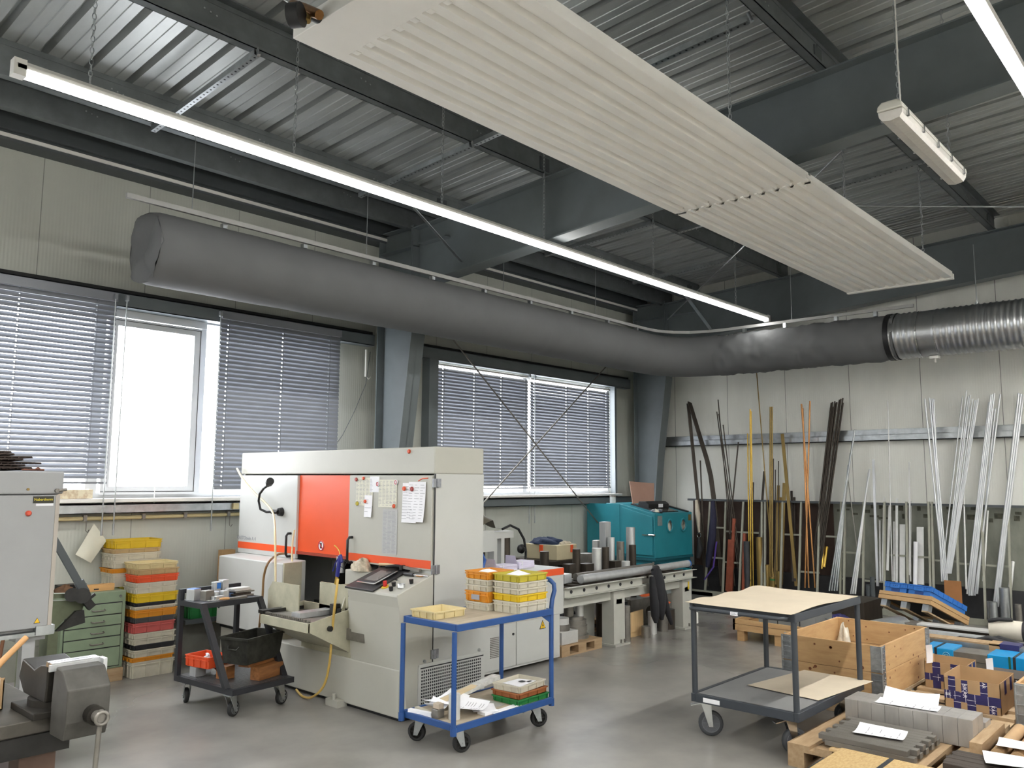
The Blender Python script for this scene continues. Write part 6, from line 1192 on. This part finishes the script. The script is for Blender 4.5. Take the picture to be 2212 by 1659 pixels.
# taped boxes
def tbox(lab, x0, x1, y0, y1, z0, h, tapes, words):
    t = thing('cardboard_box', lab, 'box', ((x0+x1)/2, (y0+y1)/2, z0)); z1 = z0+h; m = MB(); th = .004
    m.box(x0, x1, y0, y1, z0, z0+th).box(x0, x0+th, y0, y1, z0+th, z1-.012).box(x1-th, x1, y0, y1, z0+th, z1).box(x0, x1, y0, y0+th, z0+th, z1-.004).box(x0, x1, y1-th, y1, z0+th, z1+.006)
    m.box(x0+.02, x1-.02, y0+.02, y1-.02, z0+th, z0+h*.45).build('box', card, t)
    for kind, c, w, a, b in tapes:
        m = MB()
        if kind == 'v': m.box(x0-.001, x0, c-w/2, c+w/2, z0+h*a, z0+h*b)
        else: m.box(x0-.0014, x0-.0002, y0+(y1-y0)*a, y0+(y1-y0)*b, z0+h*c-w/2, z0+h*c+w/2)
        tp = m.build('tape', navy, t)
    for q in (.35, .75): MB().box(x0+(x1-x0)*q-.03, x0+(x1-x0)*q+.03, y0-.001, y0, z0+h*.55, z1-.01).build('tape', navy, t)
    for wd, y, z, rot, sz in words: text('lettering', wd, sz, paper, tp, (x0-.0018, y, z0+h*z), rot, ext=.0003)
    m = MB()
    for kind, c, w, a, b in tapes:
        if kind == 'v':
            for q in (.42, .8): m.box(x0-.0018, x0-.001, c-w/2, c+w/2, z0+h*(a+(b-a)*q), z0+h*(a+(b-a)*q)+.0025)
        else:
            for q in (.3, .62, .85): yy = y0+(y1-y0)*(a+(b-a)*q); m.box(x0-.002, x0-.0014, yy, yy+.0025, z0+h*c-w/2, z0+h*c+w/2)
    m.build('tape_marks', paper, tp); return t
VT = (PI/2, PI/2, -PI/2)
tbox('larger open cardboard box with navy tape, in front of the smaller one', 6.5, 6.92, 1.42, 1.77, .137, .215, (('v', 1.72, .045, .45, 1), ('v', 1.64, .04, .3, .92), ('v', 1.52, .045, .35, .95), ('h', .38, .062, 0, .72), ('v', 1.60, .055, 0, .4), ('v', 1.69, .045, 0, .5), ('v', 1.47, .045, 0, .3), ('h', .42, .055, .72, 1)), (('BIKAR', 1.64, .6, VT, .036), ('BIK', 1.745, .42, FX, .026), ('AR', 1.52, .85, VT, .03), ('KAR', 1.47, .14, VT, .03)))
tbox('smaller open cardboard box with navy tape, beside the large collar crate', 7.02, 7.28, 1.745, 2.045, .137, .205, (('v', 1.96, .055, 0, .95), ('v', 1.83, .06, .25, .95), ('h', .4, .05, .15, 1)), ())
for lab, c in (('folded white sheets standing up behind the smaller taped box', atX(2000, 1408, 7.0)), ('folded white sheets standing up behind the larger taped box', atX(2130, 1438, 6.96))):
    tag(MB().grid(3, 6, lambda u, v, c=c: c+Vector((.012*math.sin(v*3)+.02*v, -.045*u+.006*v, -.085+.13*v+.012*u)), .004).build('paper_sheet', paper), lab, 'paper')
tag(MB().box(6.98, 7.3, 1.36, 1.66, .137, .30).build('dark_box', mat('dark_brown_box', (74, 66, 60), .6, 0, .1, 8)), 'dark brown flat block behind the larger taped box', 'box')
# blocks, plates and bars on the near pallets
stk = mat('brushed_steel_block', (172, 169, 165), .38, .5, .14, 9, stretch=(1, 1, .3)); GBK = 'steel blocks on the near pallet'
for r_, (xa, xb) in enumerate(((5.60, 5.718), (5.722, 5.842))):
    for k in range(9):
        y = 2.13-.0835*k; o = MB().box(xa, xb, y-.0825, y, .137, .298+random.uniform(-.001, .001)).build('steel_block', stk, bevel=.002); tag(o, ('steel block in the front row of the tight block group on the near pallet', 'steel block in the back row of the tight block group on the near pallet')[r_], 'metal block', GBK+(' front' if r_ == 0 else ' back'))
for lab, xa, ya, h in (('low steel block behind the right end of the block group', 5.85, 1.37, .10), ('low steel block behind the left end of the block group', 5.86, 1.95, .14)): tag(MB().box(xa, xa+.13, ya, ya+.085, .137, .137+h).build('steel_block', stk, bevel=.002), lab, 'metal block')
dst = mat('dark_flat_steel', (122, 118, 112), .42, .5, .15, 9, stretch=(1, .3, 1)); 
for lay in range(2):
    for k in range(9): x = 5.03+.0545*k; s_ = .018*(1 if (k+lay) % 2 else -1); tag(MB().box(x, x+.0535, 1.56+s_, 2.06+s_, .150+.031*lay, .180+.031*lay).build('flat_bar', dst, bevel=.002), ('flat steel bar of the lower layer with staggered ends on the near pallet', 'flat steel bar of the upper layer with staggered ends on the near pallet')[lay], 'bar', ('lower', 'upper')[lay]+' layer of staggered flat bars')
for lab, y in (('short pale spacer strip sticking out under the left of the flat bars', 1.97), ('short pale spacer strip sticking out under the right of the flat bars', 1.66)): tag(MB().box(4.985, 5.4, y-.03, y+.03, .136, .149).build('spacer_strip', mat('bare_plywood', (206, 174, 128), .6, 0, .1, 5)), lab, 'spacer', 'spacer strips under the flat bars')
sheet_flat('white sheet lying on the staggered flat bars', (5.27, 1.80, .214), .22, .27, .15, .012, lines=6)
sheet_flat('white sheet lying flat on the front of the steel blocks', (5.70, 1.77, .302), .15, .36, .1, .004, lines=6)
o = tag(MB().grid(8, 8, lambda u, v: Vector((5.72+.13*u, 1.60+.33*v+.02*u, .305+.06*u-.015*u*math.sin(v*3))), .002).build('paper_sheet', paper), 'curled printed sheet rising at the back of the steel blocks', 'paper')
tag(MB().box(5.49, 6.06, 1.31, 1.378, .137, .205).build('timber_beam', wood, bevel=.003), 'square timber beam lying right of the steel blocks', 'timber')
for lab, y, r_ in (('brown paper tube lying next to the square timber beam', 1.22, .038), ('second brown paper tube at the frame edge', 1.12, .04)): tag(MB().cyl((5.42, y, .137+r_), (6.07, y+.01, .137+r_), r_, n=20).build('paper_tube', card), lab, 'tube')
dbr = mat('dark_scaled_bar', (66, 58, 52), .6, .3, .4, 16, stretch=(1, .2, 1))
for k in range(8): x = 4.99+.037*k; y_ = 1.39+random.uniform(-.012, .012); tag(MB().box(x, x+.035, .75, y_, .137, .205+random.uniform(-.003, .003)).build('flat_bar', dbr, bevel=.003), 'dark scaled bar of the pile at the bottom right corner', 'bar', 'dark bars at the bottom right corner')
sheet_flat('white sheets lying on the dark bars at the bottom right', (5.2, 1.08, .22), .2, .3, .3, .012); sheet_flat('white sheet lying on the paper tubes at the right edge', (5.5, 1.11, .228), .16, .24, .1, .01)
osb = mat('chipboard', (184, 158, 112), .6, 0, .2, 34, .1, 40, stretch=(1, 2.5, 1), col2=(162, 132, 84), thr=(.3, .6))
o = tag(MB().box(4.1, 4.885, 1.0, 1.885, .185, .2).box(4.15, 4.85, 1.05, 1.85, .136, .185).build('chipboard_sheet', osb), 'yellow chipboard sheet with a dark strap at the bottom edge', 'board'); OFF[o.name] = Vector((0, 0, 0))
MB().box(4.1, 4.886, 1.60, 1.625, .2, .2015).build('strap', mat('steel_strap', (70, 74, 78), .4, .6, .1, 9), o)
# long packages on the floor behind the boxes
film = mat('blue_film', (20, 140, 200), .3, 0, .1, 6, .15, 10); GL = 'long packages behind the boxes'
t = thing('wrapped_bundle', 'long bundle of bars in bright blue film with dark straps', 'bundle', (7.75, 1.3, 0), math.radians(0))
for k in range(4): MB().box(7.62, 7.88, .2, 2.20, .06+.066*k, .122+.066*k).build('bar', stl, t)
MB().box(7.60, 7.90, 1.99, 2.22, .05, .335).box(7.60, 7.90, .15, 1.74, .05, .335).build('film', film, t, bevel=.006)
[MB().box(7.598, 7.902, q, q+.02, .05, .337).build('strap', ink, t) for q in (2.11, 1.54, 1.45)]; MB().box(7.597, 7.6, 1.575, 1.59, .05, .337).build('green_strap', mat('dark_green_strap', (22, 84, 60), .5, 0, 0), t)
for a in (0, 1): MB().tube([(7.598, 2.04+.028*math.cos(q*PI/8)*(1-.4*a), .27+.04*math.sin(q*PI/8)*(1-.4*a)) for q in range(16)], .004, 5, closed=True).build('round_mark', mat('pale_blue_print', (120, 186, 214), .5, 0, 0), t)
MB().box(7.62, 7.88, .3, .38, 0, .06).box(7.62, 7.88, 1.8, 1.88, 0, .06).build('runner', wood, t)
t = thing('packed_profile', 'long pale profile with a wooden edge behind the blue bundle', 'profile', (8.02, 1.6, 0)); MB().box(7.95, 8.10, .3, 2.3, .05, .35).build('profile', zinc, t); MB().box(7.945, 8.105, 1.70, 2.31, .35, .362).build('wooden_edge', wood, t); MB().box(7.945, 8.1, 1.72, 1.80, .3, .37).build('cardboard_end', card, t); MB().box(7.943, 8.1, 1.58, 1.72, .30, .372).build('navy_wrap', navy, t); MB().box(7.97, 8.08, .4, .5, 0, .05).box(7.97, 8.08, 2.0, 2.1, 0, .05).build('runner', wood, t)
GF2 = 'flat bars lying along the rack foot'; rr = random.Random(4)
for k, (x, y1, z, w, h, mt) in enumerate(((8.25, 2.5, 0, .2, .24, stl), (8.5, 2.75, 0, .22, .26, alu_w), (8.75, 2.7, 0, .2, .22, stl), (9.0, 2.62, 0, .22, .28, stl_d), (9.26, 2.9, 0, .24, .25, stl), (8.35, 2.3, .265, .14, .03, alu_w), (8.62, 2.62, .27, .1, .03, alu), (8.95, 2.66, .285, .16, .02, alu_w))):
    tag(MB().box(x, x+w, .1, y1, z, z+h).build('flat_stock', mt, bevel=.004), ['grey slab next to the pale profile on the floor', 'pale slab second behind the blue bundle', 'grey slab third behind the blue bundle', 'dark slab under the tilted pallet side', 'grey slab nearest the tilted pallet', 'short pale strip on the grey and pale slabs', 'bright strip lying over the slabs', 'long pale plank under the wrapped roll'][k], 'metal stock', GF2)
t = thing('wrapped_roll', 'thick pale wrapped roll with dark bands lying before the rack', 'roll', (8.55, 1.3, .38)); prl = mat('pale_wrapping', (206, 200, 186), .5, 0, .08, 6); MB().cyl((8.62, .5, .39), (8.62, 1.93, .39), .085, n=28).build('roll', prl, t, bevel=.01)
for y in (1.64, 1.0): MB().cyl((8.62, y-.03, .39), (8.62, y+.03, .39), .088, n=28).build('band', ink, t)
MB().tube([(8.56, 1.93, .46), (8.55, 1.85, .485), (8.6, 1.75, .485)], .018, 6).build('end_strap', ink, t)
for lab, pts, mt in (('dark strap tangled over the slabs', ((8.3, 2.25, .27), (8.35, 2.12, .31), (8.4, 2.0, .30), (8.38, 1.9, .34), (8.42, 1.8, .31), (8.4, 1.7, .30)), blk), ('second dark strap lying over the pale slab', ((8.45, 1.95, .30), (8.5, 1.84, .33), (8.48, 1.74, .31), (8.42, 1.6, .29), (8.45, 1.45, .30)), blk), ('purple strap end among the dark straps', ((8.3, 1.92, .27), (8.32, 1.82, .29), (8.3, 1.72, .275)), pur)):
    tag(MB().tube([Vector(p) for p in pts], .022, 6).build('cargo_strap', mt), lab, 'strap')
# low pallet crate with a grey block, far centre
t = thing('low_wooden_crate', 'low wooden crate on block feet with a grey slab inside', 'crate', (8.7, 3.9, 0)); x0, x1, y0, y1 = 8.38, 9.05, 3.35, 4.36
for x in (x0+.02, x1-.1):
    for y in (y0+.05, 3.82, y1-.12): MB().box(x, x+.08, y, y+.08, 0, .11).build('foot', wood_w, t)
for za, zb in ((.11, .175), (.18, .225)): MB().box(x0, x0+.025, y0, y1, za, zb).box(x1-.025, x1, y0, y1, za, zb).box(x0, x1, y0, y0+.025, za, zb).box(x0, x1, y1-.025, y1, za, zb).build('side_board', wood_w, t)
MB().box(x0+.02, x1-.02, y0+.02, y1-.02, .11, .13).build('floor_board', wood, t)
gs = thing('grey_slab', 'grey wrapped slab with thin black straps in the low crate', 'slab', (8.7, 3.8, .13)); MB().box(8.5, 8.95, 3.5, 4.12, .131, .33).build('slab', mat('matt_grey_slab', (150, 154, 154), .4, .5, .06, 4), gs, bevel=.004); [MB().box(8.498, 8.952, q, q+.01, .131, .332).build('strap', ink, gs) for q in (3.66, 3.90)]
tag(MB().cyl((8.7, 3.44, .131), (8.7, 3.44, .30), .035, n=18).build('steel_tube', zinc), 'short grey tube standing beside the slab in the low crate', 'tube')
lump('blue_wrap', 'crumpled dark blue wrapping on a box behind the collar crate', 'wrapping', (9.3, 3.55, .18), .08, .14, .07, navy, 31); tag(MB().box(9.15, 9.5, 3.3, 3.75, 0, .18).build('dark_box', stl_d), 'dark box under the crumpled blue wrapping', 'box')
tag(MB().cyl((8.6, 3.1, .17), (9.4, 2.95, .17), .13, n=24).build('grey_roll', zinc), 'thick grey roll lying just behind the large collar crate', 'roll')
tag(MB().box(9.9, 10.5, 3.5, 4.0, 0, .32).build('dark_box', stl_d), 'dark block stack on the floor left of the tilted pallet', 'box')
# tilted pallet with two blue crates
th_, ph_ = math.radians(16), math.radians(21.5); O = atX(2010, 1306, 9.7); Wd, Ln = .62, .75
ey = Vector((math.sin(th_), math.cos(th_), 0)); ex = Vector((math.cos(ph_)*math.cos(th_), -math.cos(ph_)*math.sin(th_), -math.sin(ph_))); ez = ex.cross(ey); Mt = Matrix((ex, ey, ez)).transposed().to_4x4(); Mt.translation = O
tp_ = thing('tilted_pallet', 'small wooden pallet tipped down at the back, carrying blue crates', 'pallet', O); 
def tb(m, *q): return m.box(*q, M=Mt)
for za, zb in ((.0, .045), (.05, .09)):
    m = MB(); tb(m, 0, .03, 0, Wd, za, zb); tb(m, .03, Ln, 0, .03, za, zb); tb(m, Ln-.03, Ln, .03, Wd, za, zb); tb(m, .03, Ln, Wd-.03, Wd, za, zb); m.build('frame_board', wood_w, tp_)
m = tb(MB(), .03, Ln-.03, .03, Wd-.03, .02, .045); m.build('deck', dark_in, tp_)
for v in (.03, Wd/2-.03, Wd-.10):
    for u in (.02, Ln-.1): tb(MB(), u, u+.07, v, v+.07, -.07, 0).build('foot', zinc, tp_)
    m = MB(); tb(m, 0.02, Ln, v, v+.07, -.085, -.07); m.build('runner', wood_g, tp_)
for k, lab in enumerate(('right-hand blue plastic crate on the tilted pallet', 'left-hand blue plastic crate on the tilted pallet')):
    v0 = .03+k*(Wd-.06)/2; v1 = v0+(Wd-.06)/2-.006; c = thing('blue_crate', lab, 'crate', O, 0, 'blue crates on the tilted pallet'); m = MB(); z0, z1 = .091, .2
    tb(m, .03, Ln-.03, v0+.01, v1-.01, z0, z0+.055); tb(m, .02, .035, v0, v1, z0+.055, z1); tb(m, Ln-.035, Ln-.02, v0, v1, z0+.055, z1); tb(m, .035, Ln-.035, v0, v0+.012, z0+.055, z1); tb(m, .035, Ln-.035, v1-.012, v1, z0+.055, z1)
    for q in (.08, .22, .78, .92): tb(m, .014, .02, v0+(v1-v0)*q-.005, v0+(v1-v0)*q+.005, z0+.055, z1)
    tb(m, .012, .02, v0, v1, z1-.012, z1); tb(m, .012, .02, v0+(v1-v0)*.3, v0+(v1-v0)*.7, z0+.045, z1-.02)
    for q in range(7): tb(m, .06+q*Ln/8, .07+q*Ln/8, v0-.006, v0, z0+.06, z1)
    m.build('body', bpla, c); h = MB(); tb(h, .026, .0295, v0+(v1-v0)*.32, v0+(v1-v0)*.68, z0+.012, z0+.04); h.build('grip_slot', mat('deep_blue', (24, 64, 130), .5, 0, 0), c)
    m = MB()
    for q in (.42, .5, .58): tb(m, .0112, .012, v0+(v1-v0)*q-.004, v0+(v1-v0)*q+.004, z1-.04, z1-.032)
    m.build('holes', ink, c)
b = O+ey*(Wd*.5)+ex*(Ln*.4); tag(MB().box(b.x-.12, b.x+.2, b.y-.2, b.y+.2, 0, max(.06, b.z-.16)).build('support_block', stl_d), 'dark block propping up the tilted pallet', 'block')
